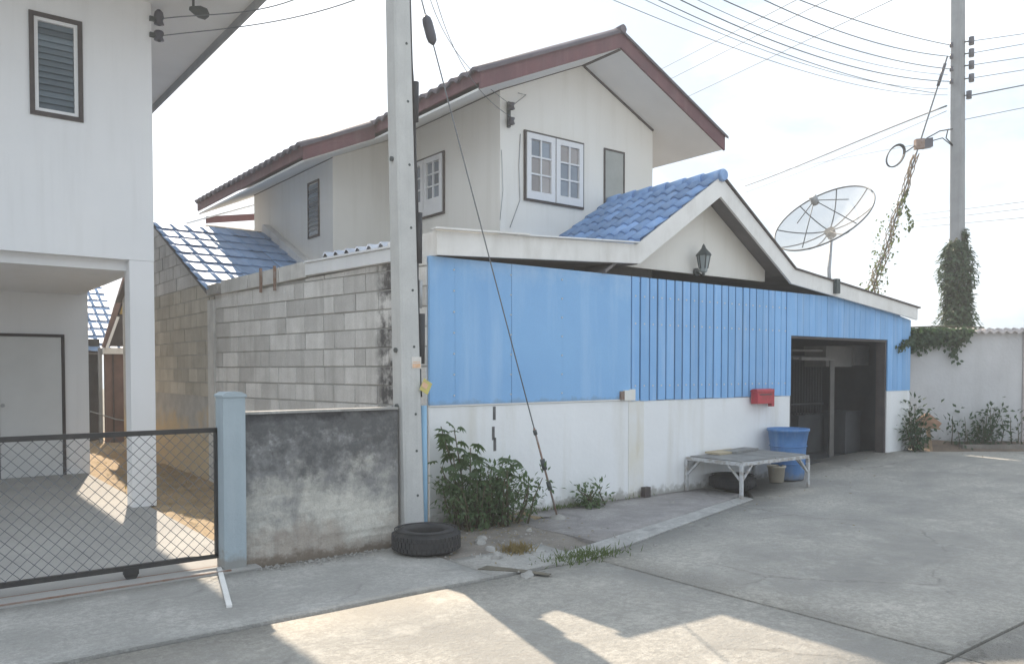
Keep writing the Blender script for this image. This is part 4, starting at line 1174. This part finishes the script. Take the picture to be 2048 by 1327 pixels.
# ------------------------------------------------------------------ grey perimeter wall at the right
A = Vector((9.92, .12, 0)); B = Vector((13.2, -2.36, 0))
wd_ = (B - A).normalized(); wnr = Vector((wd_.y, -wd_.x, 0))
gw = thing('perimeter_wall', 'tall grey rendered perimeter wall with tiled coping at the right', 'wall', tuple(A))
zt = 2.20
MB().prism([A, B, B + wnr * -.12, A + wnr * -.12], (0, 0, zt)).build('rendered_panel', K['greywall'], gw)
c_ = A + wd_ * 2.02
MB().obox(c_ + wnr * .03, wd_ * .14, wnr * -.2, (0, 0, zt + .06)).build('pier', K['cement_tile'], gw)
b = MB(); n = 160
for i in range(n + 1):
    p = A + wd_ * (.75 + (B - A - wd_ * .75).length * i / n)
    wv = .022 * math.sin(i * .9) + .012 * noise.noise(p * 4)
    if p.x > c_.x + .12 : pass
    for off, dz in ((.11, -.035), (-.16, .02)): b.v += [tuple(p + wnr * off + Vector((0, 0, zt + .045 + wv + dz))), tuple(p + wnr * off + Vector((0, 0, zt + .02 + wv + dz)))]
for i in range(n):
    a = i * 4; b.f += [(a, a + 4, a + 6, a + 2), (a + 1, a + 3, a + 7, a + 5), (a, a + 1, a + 5, a + 4), (a + 2, a + 6, a + 7, a + 3)]; b.sm += [True, True, False, False]
b.build('coping', K['cement_tile'], gw)
pk = A + wd_ * .75 + wnr * .30
tag(MB().obox(pk + Vector((0, 0, .0)), wd_ * 3, wnr * .10, (0, 0, .26)).build('planter_kerb', K['dirt'], None, tuple(pk)), 'low brown kerb along the foot of the grey wall', 'kerb')

# ------------------------------------------------------------------ far utility pole
rb = far(1914, 860, 15); rb.z = 0
rtp = far(1916, -70, 15)
rp, rc, rw = pole('utility_pole', 'tall slim grey utility pole behind the grey wall overgrown with vines', (rb.x, rb.y, 0), (rtp.x, rtp.y, 9.3), .215, .19, K['grey_pole'])
for y_, sgn in ((82, 1), (106, 1), (130, 1), (156, 1), (190, 1)):
    p = far(1943 if y_ != 190 else 1938, y_, 14.9)
    MB().bar(rc(p.z) , p, .02).build('insulator_arm', K['lamp'], rp)
    MB().tube([p + Vector((0, 0, -.07)), p + Vector((0, 0, .07))], .05, 8).build('spool', K['insul'], rp)
for y_ in (90, 113, 138, 163):
    p = far(1903, y_, 14.9)
    MB().tube([p + Vector((0, 0, -.04)), p + Vector((0, 0, .04))], .035, 8).build('spool', K['insul'], rp)

# overhead lines
def line(label, pts, r_=.007, grp='overhead wires', name='power_line', seg=24, m='wire'):
    """smooth curve through given points"""
    pts = [Vector(p) for p in pts]; out = []
    if len(pts) == 2: out = [pts[0].lerp(pts[1], i / 3) for i in range(4)]
    else:
        ts = [0]
        for i in range(1, len(pts)): ts.append(ts[-1] + (pts[i] - pts[i - 1]).length)
        for i in range(seg + 1):
            tt = ts[-1] * i / seg; acc = Vector()
            for a in range(len(pts)):
                w_ = 1
                for c in range(len(pts)):
                    if c != a: w_ *= (tt - ts[c]) / (ts[a] - ts[c])
                acc += pts[a] * w_
            out.append(acc)
    c = out[0].copy()
    o = MB().tube(out, r_, 5).build(name, K[m], None, tuple(c))
    return tag(o, label, 'wire', grp)
vy = -.2
nm = ['topmost', 'second', 'third', 'fourth', 'lowest']
W = [((1899, 90), (1716, 42), (1599, 0)), ((1899, 113), (1666, 58), (1528, 0)), ((1899, 138), (1626, 73), (1447, 0)), ((1899, 163), (1596, 100), (1361, 0)), ((1869, 186), (1536, 95), (1317, 0))]
for i, tri in enumerate(W):
    P3 = [on(x, y, 'y', vy) for x, y in tri]
    # parabola z(x) in the wire's own vertical plane, carried on to the near pole's side
    (xa, za), (xb, zb), (xc_, zc_) = [(p.x, p.z) for p in P3]
    pts = []
    for k in range(30):
        x = P3[0].x + (1.2 - P3[0].x) * k / 29
        z = za * (x - xb) * (x - xc_) / ((xa - xb) * (xa - xc_)) + zb * (x - xa) * (x - xc_) / ((xb - xa) * (xb - xc_)) + zc_ * (x - xa) * (x - xb) / ((xc_ - xa) * (xc_ - xb))
        pts.append((x, vy, z))
    o = MB().tube(pts, .0075 if i < 4 else .006, 5).build('power_line', K['wire'], None, pts[0])
    tag(o, '%s of the sagging wires from the tall right pole to the upper left' % nm[i], 'wire', 'overhead wires')
for i, tri in enumerate([((1895, 150), (1600, 86), (1395, 0)), ((1895, 178), (1560, 112), (1290, 0)), ((1895, 190), (1600, 140), (1250, 10))]):
    P3 = [on(x, y, 'y', .25) for x, y in tri]
    tag(line('', [P3[0], P3[1], P3[2], P3[2] + (P3[2] - P3[1]) * .8 + Vector((0, 0, .15))], .0045), '%s thin wire hanging under the sagging wires at the upper right' % ('first', 'second', 'lowest')[i], 'wire', 'overhead wires')
for i, ((x0, y0), (x1, y1)) in enumerate((((1333, 133), (1593, 0)), ((1353, 152), (1655, 0)), ((1387, 188), (1785, 0)))):
    a, c = far(x0, y0, 26), far(x1, y1, 17)
    line('straight wire rising from the roof to the top right, %s of three' % ('left', 'middle', 'right')[i], [a + (a - c) * .4, c + (c - a) * .5], .0095)
a, c = far(1490, 372, 28), far(1893, 212, 15)
line('thick dark cable running down left from the tall right pole', [c, far(1760, 264, 18.2), far(1630, 318, 22.3), a], .017)
line('thin wire just below the thick cable of the right pole', [far(1893, 222, 15), far(1700, 305, 20), far(1490, 385, 28)], .006)
line('faint low wire slanting left under the thick cable', [far(1830, 290, 15.5), far(1640, 325, 20), far(1480, 360, 26)], .005)
RW = [((1946, 82), (2060, 66)), ((1946, 106), (2060, 86)), ((1946, 130), (2060, 113)), ((1946, 156), (2060, 138)), ((1942, 191), (2060, 168)), ((1930, 239), (2060, 213))]
for i, (a, c) in enumerate(RW):
    A0, C0 = far(*a, 14.9), far(*c, 15.4)
    line('%s wire leaving the tall right pole towards the right edge' % (nm[:4] + ['thicker fifth', 'sixth and lowest'])[i], [A0, C0 + (C0 - A0) * 2], .012 if i == 4 else .0065)
for i, (a, c) in enumerate((((1830, 430), (2060, 402)), ((1830, 442), (2060, 416)), ((1830, 455), (2060, 434)))):
    line('distant thin wire passing behind the right pole, %s of three' % ('top', 'middle', 'bottom')[i], [far(*a, 38), far(*c, 30)], .012)
# wires from the white house to the near pole
for i, (p0, p1, p2) in enumerate((((320, 38), (500, 22), (620, -14)), ((320, 72), (520, 48), (710, 0)))):
    a = on(*p0, 'y', FYY - .03); c = far(*p2, 7.9); mid = far(*p1, 8.3)
    line('%s service wire from the white house corner passing under its eave' % ('upper', 'lower')[i], [a, mid, c, c + (c - mid) * .9 + Vector((0, 0, .25))], .006)
# wires from the insulator rack up to the near pole
p = on(1021, 222, 'y', GY - .1)
for i, q in enumerate(((886, 60), (905, 90))):
    line('%s thin service wire from the gable wall rack up to the near pole' % ('upper', 'lower')[i], [p + Vector((0, -.01, .08 * (1 - 2 * i))), far(*q, 8.6), far(850 if i == 0 else 862, -40, 7.6)], .004)

# stay wire overgrown with vine
s0, s1 = far(1745, 580, 16.2), far(1895, 112, 15)
dirn = (s0 - s1); s2 = s0 + dirn * .46
t = thing('stay_wire', 'slanting stay of the right pole wrapped with dry vine', 'stay wire', (s2.x, s2.y, 0))
MB().tube([s1, s0, s2], .016, 6).build('strand', K['wire'], t)
MB().tube([s1 + dirn * .03, s1 + dirn * .12], .03, 6).build('clamp', K['insul'], t)
b = MB()
for i in range(7):
    ph = random.uniform(0, 6); pts = []
    for k in range(26):
        f = .40 + .85 * k / 25; q = s1 + dirn * f; rr = .05 + .02 * i * (f - .3)
        pts.append(q + _rt * rr * math.cos(k * .9 + ph) + _fw * rr * math.sin(k * .9 + ph))
    b.tube(pts, .010, 4)
b.build('vine_stem', K['wood'], t)
b = MB()
for i in range(520):
    f = .60 + .62 * random.random() ** .8; q = s1 + dirn * f
    wdt = .10 + .13 * math.exp(-((f - .74) / .07) ** 2) + .05 * math.exp(-((f - 1.0) / .1) ** 2)
    q = q + _rt * max(-1.4, min(1.4, random.gauss(0, .8))) * wdt + _fw * random.gauss(0, .12) + Vector((0, 0, random.gauss(0, .08)))
    b.leaf(q, (random.uniform(-1, 1), random.uniform(-1, 1), random.uniform(-1.2, .3)), (random.uniform(-1, 1), random.uniform(-1, 1), 1), random.uniform(.05, .09), random.uniform(.035, .06))
for i in range(70):
    f = i / 70; q = far(1815 + 8 * math.sin(f * 9), 330 + 130 * f, 15.6)
    if f > .35: b.leaf(q + Vector((random.gauss(0, .03), 0, 0)), (random.uniform(-1, 1), random.uniform(-1, 1), -.8), (0, 0, 1), .09, .06)
b.build('vine_leaves', K['leaf3'], t, fix=False)
# splice box and coil
p = far(1846, 289, 14.8)
t = thing('splice_box', 'small rusty cable splice box hanging by the tall right pole', 'cable box', tuple(p))
MB().obox(p - _rt * .15 - _up * .09 - _fw * .05, _rt * .16 + _up * .015, _up * .18, _fw * .1).build('box_half', K['rust'], t)
MB().obox(p + _rt * .012 - _up * .08 - _fw * .05, _rt * .15 + _up * .03, _up * .17, _fw * .1).build('box_half', K['insul'], t)
b = MB(); b.tube([far(1905, 258, 14.95), far(1880, 262, 14.9), far(1858, 274, 14.8), far(1832, 290, 14.8), far(1812, 304, 14.8)], .012, 5)
b.tube([far(1905, 290, 14.95), far(1892, 276, 14.9), far(1896, 258, 14.9)], .012, 5); b.tube([far(1862, 282, 14.8), far(1885, 276, 14.9), far(1905, 292, 14.95)], .010, 5)
b.build('cable', K['cable'], t)
p = far(1792, 311, 14.8)
cx_ = _rt * .135 + _up * .10; cy_ = _up * .20 - _rt * .10 + _fw * .05
t = thing('cable_coil', 'loop of black spare cable hanging in the air left of the splice box', 'cable coil', tuple(p))
for i in range(3):
    MB().tube([p + (_rt * .165 * math.cos(a) + _up * .03 * math.cos(a) + _up * .21 * math.sin(a) + _rt * .05 * math.sin(a)) * (1 - .03 * i) + _fw * .02 * i for a in [2 * math.pi * k / 32 for k in range(33)]], .012, 5).build('cable_turn', K['cable'], t)

# ------------------------------------------------------------------ plants
def rv(): return Vector((random.uniform(-1, 1), random.uniform(-1, 1), random.uniform(-1, 1)))
# vines on the far pole and the wall top
t = thing('pole_vine', 'dense green vine climbing the tall right pole above the wall', 'vine', (rb.x, rb.y, 2.2))
b = MB(); st_ = MB()
for i in range(5200):
    f = random.random(); z = 2.15 + f * 1.98
    c = rc(z); wdt = .13 + .10 * (1 - f) + .06 * math.sin(f * 11 + 1)
    ang = random.uniform(0, 2 * math.pi); rr = .12 + min(wdt, abs(random.gauss(0, wdt * .55)))
    if f > .86: rr *= .8; 
    if f > .9 and math.cos(ang + .6) < .1: continue
    q = c + Vector((math.cos(ang) * rr, math.sin(ang) * rr, 0)); q.z = z + random.gauss(0, .03)
    b.leaf(q, (math.cos(ang) + random.uniform(-1, 1), math.sin(ang) + random.uniform(-1, 1), -random.uniform(.2, 1.4)), (math.cos(ang), math.sin(ang), .6 + random.random()), random.uniform(.06, .11), random.uniform(.04, .075))
for s_ in range(12):       # hanging tendrils
    q = rc(random.uniform(2.6, 3.6)) + _rt * random.choice((-.22, .2, .24, .22)) + rv() * .04
    for k in range(26):
        b.leaf(q + rv() * .05 - Vector((0, 0, k * .022)), rv() - Vector((0, 0, .6)), rv() + Vector((0, 0, 1)), .07, .05)
b.build('leaves', K['leaf2'], t, fix=False)
for i in range(4):
    pts = [rc(2.0 + 2.0 * k / 14) + Vector((.13 * math.cos(k * .7 + i * 1.6), .13 * math.sin(k * .7 + i * 1.6), 0)) for k in range(15)]
    MB().tube(pts, .014, 5).build('stem', K['stem'], t)
t = thing('wall_vine', 'green creeper spilling over the left end of the grey wall top', 'vine', tuple(A + wd_ * .4 + Vector((0, 0, 2.0))))
b = MB()
for i in range(2600):
    u = random.random() ** 1.2 * 1.15 - .12
    p = A + wd_ * u + wnr * (abs(random.gauss(.06, .07))) + Vector((0, 0, zt + .06 - abs(random.gauss(0, .13)) * (1.15 - .5 * u)))
    b.leaf(p, rv() - Vector((0, 0, .7)), wnr + rv() * .7 + Vector((0, 0, .5)), random.uniform(.06, .10), random.uniform(.04, .07))
for (u, zl) in ((.80, .55), (.74, .4), (.86, .3), (-.02, .35)):
    for k in range(int(zl * 90)):
        p = A + wd_ * (u + random.gauss(0, .03)) + wnr * (.05 + random.random() * .06) + Vector((0, 0, zt - zl * random.random()))
        b.leaf(p, rv() - Vector((0, 0, 1)), wnr + rv() * .6, .08, .05)
p0 = Vector((9.78, -.06, 2.2))
for k in range(130):
    f = random.random(); p = on(1838 - 40 * f, 668 + 28 * f, 'y', -.06) + rv() * .05
    b.leaf(p, rv() - Vector((0, 0, .6)), Vector((0, -1, .4)) + rv() * .5, .08, .055)
b.build('leaves', K['leaf2'], t, fix=False)
b = MB()
b.tube([A + Vector((0, 0, zt + .08)) + wnr * .05, A + wd_ * .5 + Vector((0, 0, zt + .10)) + wnr * .05, A + wd_ * 1.3 + Vector((0, 0, zt + .08)) + wnr * .05], .012, 5)
b.build('stem', K['stem'], t)

def bush(name, label, cat, spots, leafm, n_leaf, lsize, group=None):
    """spots: (base, tip) stems; leaves gather along and round the stems' upper ends"""
    o = Vector((sum(s[0][0] for s in spots) / len(spots), sum(s[0][1] for s in spots) / len(spots), spots[0][0][2]))
    t = thing(name, label, cat, tuple(o), group)
    b = MB(); l = MB()
    for base, tip in spots:
        base, tip = Vector(base), Vector(tip); mid = base.lerp(tip, .5) + rv() * .06
        b.tube([base, mid, tip], [.010, .008, .004], 5)
        for i in range(n_leaf):
            f = .2 + .85 * random.random()
            q = (base.lerp(mid, f * 2) if f < .5 else mid.lerp(tip, (f - .5) * 2)) + rv() * lsize * (1.0 + f * .6)
            if q.z < base.z + .01: q.z = base.z + .02
            dd = (q - base.lerp(tip, f)).normalized() + Vector((0, 0, random.uniform(-.5, .5)))
            l.leaf(q, dd, Vector((0, 0, 1)) + rv() * .6, lsize * random.uniform(.7, 1.3), lsize * random.uniform(.35, .6))
    b.build('stem', K['stem'], t); l.build('leaves', leafm, t, fix=False)
    return t
sp_ = []
for i in range(46):
    x = .45 + random.gauss(0, .33); y = -.34 + random.uniform(-.2, .22); x = max(-.02, min(1.02, x))
    hgt = .44 + .15 * random.random() - .22 * abs(x - .4)
    sp_.append(((.45 + (x - .45) * .7, y * .8 - .08, .0), (x, y, max(.12, hgt * random.uniform(.7, 1.12)))))
bush('weed_bush', 'dense dark green weed bush growing at the foot of the white wall', 'bush', sp_, K['leaf'], 44, .066)
# taller plant with lobed leaves rising behind it
t = thing('tall_weed', 'tall weed with drooping lobed leaves next to the utility pole', 'plant', (.18, -.26, 0))
def lobed(me_name):
    b = MB()
    for k in range(7):
        a = (k - 3) * .52; L_ = .115 * (1 - .09 * abs(k - 3)); d_ = Vector((math.cos(a), math.sin(a), -.12 - .05 * abs(k - 3)))
        b.leaf((0, 0, 0), d_, (0, 0, 1), L_, .036)
    return b.mesh(me_name, K['leaf'])
lm = [lobed('leaf') for _ in range(2)]
stalks = [((.25, -.26, 0), (-.02, -.24, 1.0)), ((.28, -.26, 0), (.16, -.20, .96)), ((.22, -.30, 0), (.05, -.34, .72)), ((.3, -.26, 0), (.30, -.28, .78)), ((.2, -.26, 0), (-.06, -.30, .62)), ((.35, -.28, 0), (.46, -.26, .66)), ((.5, -.3, 0), (.86, -.26, .60)), ((.45, -.3, 0), (.70, -.3, .63))]
for base, tip in stalks:
    base, tip = Vector(base), Vector(tip); mid = base.lerp(tip, .55) + Vector((0, 0, .06))
    MB().tube([base, mid, tip], [.011, .008, .005], 5).build('stalk', K['stem'], t)
    for k in range(9):
        f = .45 + .58 * k / 8; q = mid.lerp(tip, max(0, (f - .5) * 2)) if f > .5 else base.lerp(mid, f * 2)
        a = random.uniform(0, 6.28); pet = Vector((math.cos(a), math.sin(a) * .7, random.uniform(.0, .5))) * random.uniform(.05, .12)
        rot = Matrix.Rotation(a, 4, 'Z') @ Matrix.Rotation(random.uniform(.1, .8), 4, 'Y') @ Matrix.Rotation(random.uniform(-.4, .4), 4, 'X')
        inst('leaf', random.choice(lm), t, Matrix.Translation(q + pet) @ rot @ Matrix.Scale(random.uniform(.75, 1.25), 4))
sp_ = [((2.05 + random.uniform(-.05, .2), -.14 + random.uniform(-.06, .06), 0), (1.95 + random.uniform(-.12, .38), -.16 + random.uniform(-.1, .06), random.uniform(.12, .27))) for i in range(10)]
bush('small_weed', 'small green weed at the foot of the white wall right of the guy wire', 'weed', sp_, K['leaf'], 26, .06)
def grass(name, label, c, rx, ry, n, hgt, m):
    b = MB()
    for i in range(n):
        x, y = c[0] + random.gauss(0, rx), c[1] + random.gauss(0, ry)
        d_ = Vector((random.gauss(0, .6), random.gauss(0, .6), 1)).normalized()
        b.leaf((x, y, c[2]), d_, rv(), hgt * random.uniform(.5, 1.2), .010)
    return tag(b.build(name, m, None, c, fix=False), label, 'grass', kind='stuff')
grass('grass_tuft', 'flat tuft of pale green grass growing in the road joint', (.33, -1.86, -.03), .20, .09, 420, .09, K['grass'])
grass('grass_tuft', 'dry brown grass tuft on the broken dirt right of the tyre', (.0, -1.40, -.01), .07, .06, 220, .10, K['drygrass'])
grass('grass_tuft', 'thin line of short weeds along the base of the white wall', (1.75, -.06, 0), .5, .02, 260, .07, K['grass'])
# right hand bushes
def gnd(x, y): return (x, y, zg(x))
sp_ = []
for i in range(20):
    x, y = 9.62 + random.uniform(-.28, .25), -.22 + random.uniform(-.15, .15)
    sp_.append((gnd(9.6 + (x - 9.6) * .5, -.2), (x, y, zg(x) + random.uniform(.35, .82))))
bush('shrub', 'dark green shrub at the corner where blue wall meets grey wall', 'shrub', sp_[:12], K['leaf2'], 30, .10)
sp_ = []
for i in range(22):
    u = .55 + 1.25 * random.random(); p = A + wd_ * u + wnr * random.uniform(.12, .28)
    sp_.append((gnd(p.x, p.y), (p.x + random.uniform(-.1, .1), p.y, zg(p.x) + random.uniform(.3, .62))))
bush('shrub', 'low dark shrub spreading behind the kerb of the grey wall', 'shrub', sp_[:13], K['leaf2'], 26, .10)
sp_ = [(gnd(*(A + wd_ * 1.25 + wnr * .2).xy), (*(A + wd_ * (1.2 + random.uniform(-.1, .45)) + wnr * .2).xy, .55 + zg(10.5) + random.uniform(0, .25))) for i in range(9)]
bush('shrub', 'taller leafy sprig in front of the grey wall at the right', 'shrub', sp_[:5], K['leaf2'], 24, .10)

e_ = MB(); n = 34
for i in range(n + 1):
    for j in range(9):
        p = A + wd_ * (-.05 + 3.3 * i / n) + wnr * (.02 + .62 * j / 8)
        hgt = .13 * (1 - j / 8) ** 1.3 + .05 * noise.noise(Vector((p.x * 5, p.y * 5, 0))) * (1 - j / 8) - .02 * (j / 8)
        e_.v.append((p.x, p.y, zg(p.x) - .012 + hgt))
for i in range(n):
    for j in range(8):
        a = i * 9 + j; e_.f.append((a, a + 9, a + 10, a + 1)); e_.sm.append(True)
tag(e_.build('earth_bank', K['bank'], None), kind='structure')
# little wooden stand by the right bushes
q = far(1862, 905, 13.6)
t = thing('wooden_stand', 'small tilted wooden stake with an orange brown top by the right bushes', 'stake', (q.x, q.y, zg(q.x)))
p = far(1855, 850, 13.6)
MB().bar((q.x, q.y, zg(q.x) - .02), p, .05).build('stake', K['wood'], t)
a, c, e = far(1836, 842, 13.55), far(1884, 846, 13.55), far(1858, 826, 13.6)
MB().prism([a, far(1842, 852, 13.55), far(1876, 856, 13.55), c, e], _fw * .12).build('top_piece', K['orange'], t)
MB().bar(far(1838, 852, 13.5), far(1880, 857, 13.5), .03).build('crosspiece', K['wood'], t)

# ------------------------------------------------------------------ rubble
def stone(c, s_, label):
    b = MB(); bm = bmesh.new(); bmesh.ops.create_icosphere(bm, subdivisions=2, radius=1)
    sd = random.uniform(0, 50)
    for v in bm.verts:
        k = 1 + .45 * noise.noise(v.co * 1.3 + Vector((sd, 0, 0)))
        v.co = Vector((v.co.x * s_[0] * k, v.co.y * s_[1] * k, max(-.4, v.co.z) * s_[2] * k))
    me = bpy.data.meshes.new('stone'); bm.to_mesh(me); bm.free(); me.materials.append(K['stone'])
    o = bpy.data.objects.new('stone', me); col.objects.link(o); o.location = c; o.rotation_euler = (0, 0, random.uniform(0, 3))
    return tag(o, label, 'stone', 'rubble beside the tyre')
stone((-.08, -.98, .01), (.09, .05, .035), 'flat grey stone touching the right side of the tyre')
stone((.02, -.86, .01), (.06, .05, .03), 'small grey stone between the tyre and the weed bush')
stone((-.16, -1.24, .0), (.07, .04, .04), 'pale stone on the dirt just right of the tyre')
stone((-.27, -1.48, .0), (.06, .045, .05), 'dark upright chunk of concrete right of the tyre front')
stone((-.38, -2.02, -.02), (.13, .06, .035), 'long broken concrete piece at the cracked kerb corner')
stone((.62, -.80, .0), (.035, .03, .03), 'tiny pebble on the dirt before the weed bush')
stone((2.98, -.55, .0), (.03, .03, .025), 'tiny pebble on the footpath left of the table')
b = MB().prism([(-.62, -1.70, .0), (-.42, -1.95, .0), (-.30, -2.18, .0), (-.26, -2.16, .0), (-.36, -1.92, .0), (-.50, -1.66, .0)], (0, 0, .006))
tag(b.build('crack', K['joint'], None, (-.45, -1.9, 0)), 'ragged dark crack in the kerb corner below the tyre', 'crack')

# fallen leaves and grit
b = MB()
for i in range(420):
    x, y = random.uniform(-1.9, -.75), -.3 + 8 * random.random() ** 1.3
    b.leaf((x, y, .03 + .02 * random.random()), (random.uniform(-1, 1), random.uniform(-1, 1), .15), (random.uniform(-.4, .4), random.uniform(-.4, .4), 1), random.uniform(.03, .07), .025)
for i in range(160):
    x, y = random.gauss(.05, .5), -.75 + random.gauss(0, .35)
    if -.62 < x < 1.6 and -1.7 < y < -.12: b.leaf((x, y, .012), (random.uniform(-1, 1), random.uniform(-1, 1), .1), (random.uniform(-.4, .4), random.uniform(-.4, .4), 1), random.uniform(.02, .05), .02)
for i in range(60):
    x = random.uniform(2, 13); y = edge_y(x) - random.random() ** 2 * 2 if x < 9 else random.uniform(-1.5, -.2)
    b.leaf((x, min(y, -.15), zg(x) - .012), (random.uniform(-1, 1), random.uniform(-1, 1), .12), (random.uniform(-.4, .4), random.uniform(-.4, .4), 1), random.uniform(.02, .05), .02)
tag(b.build('leaf_litter', K['drygrass'], None, fix=False), kind='stuff')
b = MB()
def grit(x, y, z, r_):
    a = random.uniform(0, 6)
    b.poly([(x + r_ * math.cos(a + k * 2.1), y + r_ * math.sin(a + k * 2.1), z - r_ * .4) for k in range(3)] + [(x, y, z + r_ * .7)], [(0, 1, 3), (1, 2, 3), (2, 0, 3)])
for i in range(700):
    k = random.random()
    if k < .35: x = random.uniform(-2, -.6); grit(x, -.62 - abs(random.gauss(0, .10)), .008, random.uniform(.004, .014))
    elif k < .7: x = random.gauss(.1, .45); grit(x, -1.0 + random.gauss(0, .45), .004, random.uniform(.005, .02))
    else: x = random.uniform(.2, 4.2); grit(x, edge_y(x) - abs(random.gauss(0, .12)), zg(x) - .024, random.uniform(.004, .015))
tag(b.build('loose_grit', K['stone'], None, fix=False), kind='stuff')

# ------------------------------------------------------------------ neighbour shed seen through the carport
nb = thing('neighbour_shed', 'old timber shed with a bright tiled roof behind the carport', 'shed', (-.6, 12, 0))
NV = 12.0
q0 = on(207, 692, 'y', NV); q1 = on(256, 540, 'y', NV)
ydn = Vector((0, 1, .60)).normalized(); NL = 3.6
n1 = Vector((q0.x + .55, NV + .25, q0.z - .12))
nd = MB().obox(n1 - Vector((3.2, 0, .05)), (3.2, 0, 0), ydn * NL, (0, 0, .03)).build('roof', K['dark_soffit'], nb)
tn = flat_tile('roof_tile', .20, .40, K['shiny_tile'])
lay(nd, tn, n1 + Vector((-.20 * 14, 0, .0)), (1, 0, 0), ydn, 14, 10, .20, .35)
# steep front gable with dark rake board, yellow boarding
MB().prism([q0 + Vector((.02, -.02, 0)), q0 + Vector((1.0, -.02, 0)), q1 + Vector((.55, -.02, .1)), q1 + Vector((.02, -.02, 0))], (0, .06, 0)).build('gable_frame', K['frame'], nb)
g0 = q0.lerp(q1, .42)
MB().prism([g0 + Vector((.10, -.06, 0)), g0 + Vector((1.0, -.06, 0)), q1 + Vector((.6, -.06, .1)), q1 + Vector((.10, -.06, 0))], (0, .035, 0)).build('gable_board', K['yellowgable'], nb)
MB().bar(q0 + Vector((-.0, -.08, -.03)), q1 + Vector((0, -.08, .05)), .10, .11, (0, 1, 0)).build('rake_board', K['brownwall'], nb)
MB().bar(q0 + Vector((.03, -.16, -.05)), q0.lerp(q1, .38) + Vector((.07, -.16, 0)), .05, .04, (0, 1, 0)).build('rake_lining', K['trim_white'], nb)
MB().box((q0.x - .02, NV - .10, q0.z - .16), (q0.x + 2.2, NV + .1, q0.z - .03)).build('beam', K['trim_white'], nb)
MB().box((q0.x + .02, NV, -.1), (q0.x + .17, NV + .1, q0.z - .17)).build('brown_wall', K['brownwall'], nb)
MB().box((q0.x + .19, NV + .02, -.1), (q0.x + 2.2, NV + .1, q0.z - .17)).build('brown_wall', K['brownwall'], nb)
MB().box((q0.x + .168, NV - .02, -.1), (q0.x + .192, NV + .12, q0.z - .165)).build('post', K['frame'], nb)
MB().box((q0.x - 3, NV + .42, -.1), (q0.x - .0, NV + .5, 2.2)).build('dark_wall', K['int2'], nb)
MB().box((q0.x - .10, NV - .0, -.1), (q0.x - .03, NV + .07, 2.0)).build('post', K['grey_pole'], nb)
MB().tube([on(180, 822, 'y', NV - .1), on(200, 828, 'y', NV - .1), on(232, 838, 'y', NV - .1), on(262, 842, 'y', NV - .1)], .014, 5).build('pipe', K['steel'], nb)

# ------------------------------------------------------------------ added thin air volume that imitates the lens glare veil
hz = MB().box((-82, -42, -1.1), (72, 62, 11.5)).build('lens_veil', None)
hm = bpy.data.materials.new('pale_lens_veil'); hm.use_nodes = True
hn = hm.node_tree.nodes; hn.remove(hn['Principled BSDF'])
pv = hn.new('ShaderNodeVolumePrincipled')
pv.inputs['Color'].default_value = (.94, .97, 1, 1)
pv.inputs['Density'].default_value = .0045
pv.inputs['Anisotropy'].default_value = .25
hm.node_tree.links.new(pv.outputs[0], hn['Material Output'].inputs['Volume'])
hz.data.materials.append(hm)
tag(hz, kind='stuff')
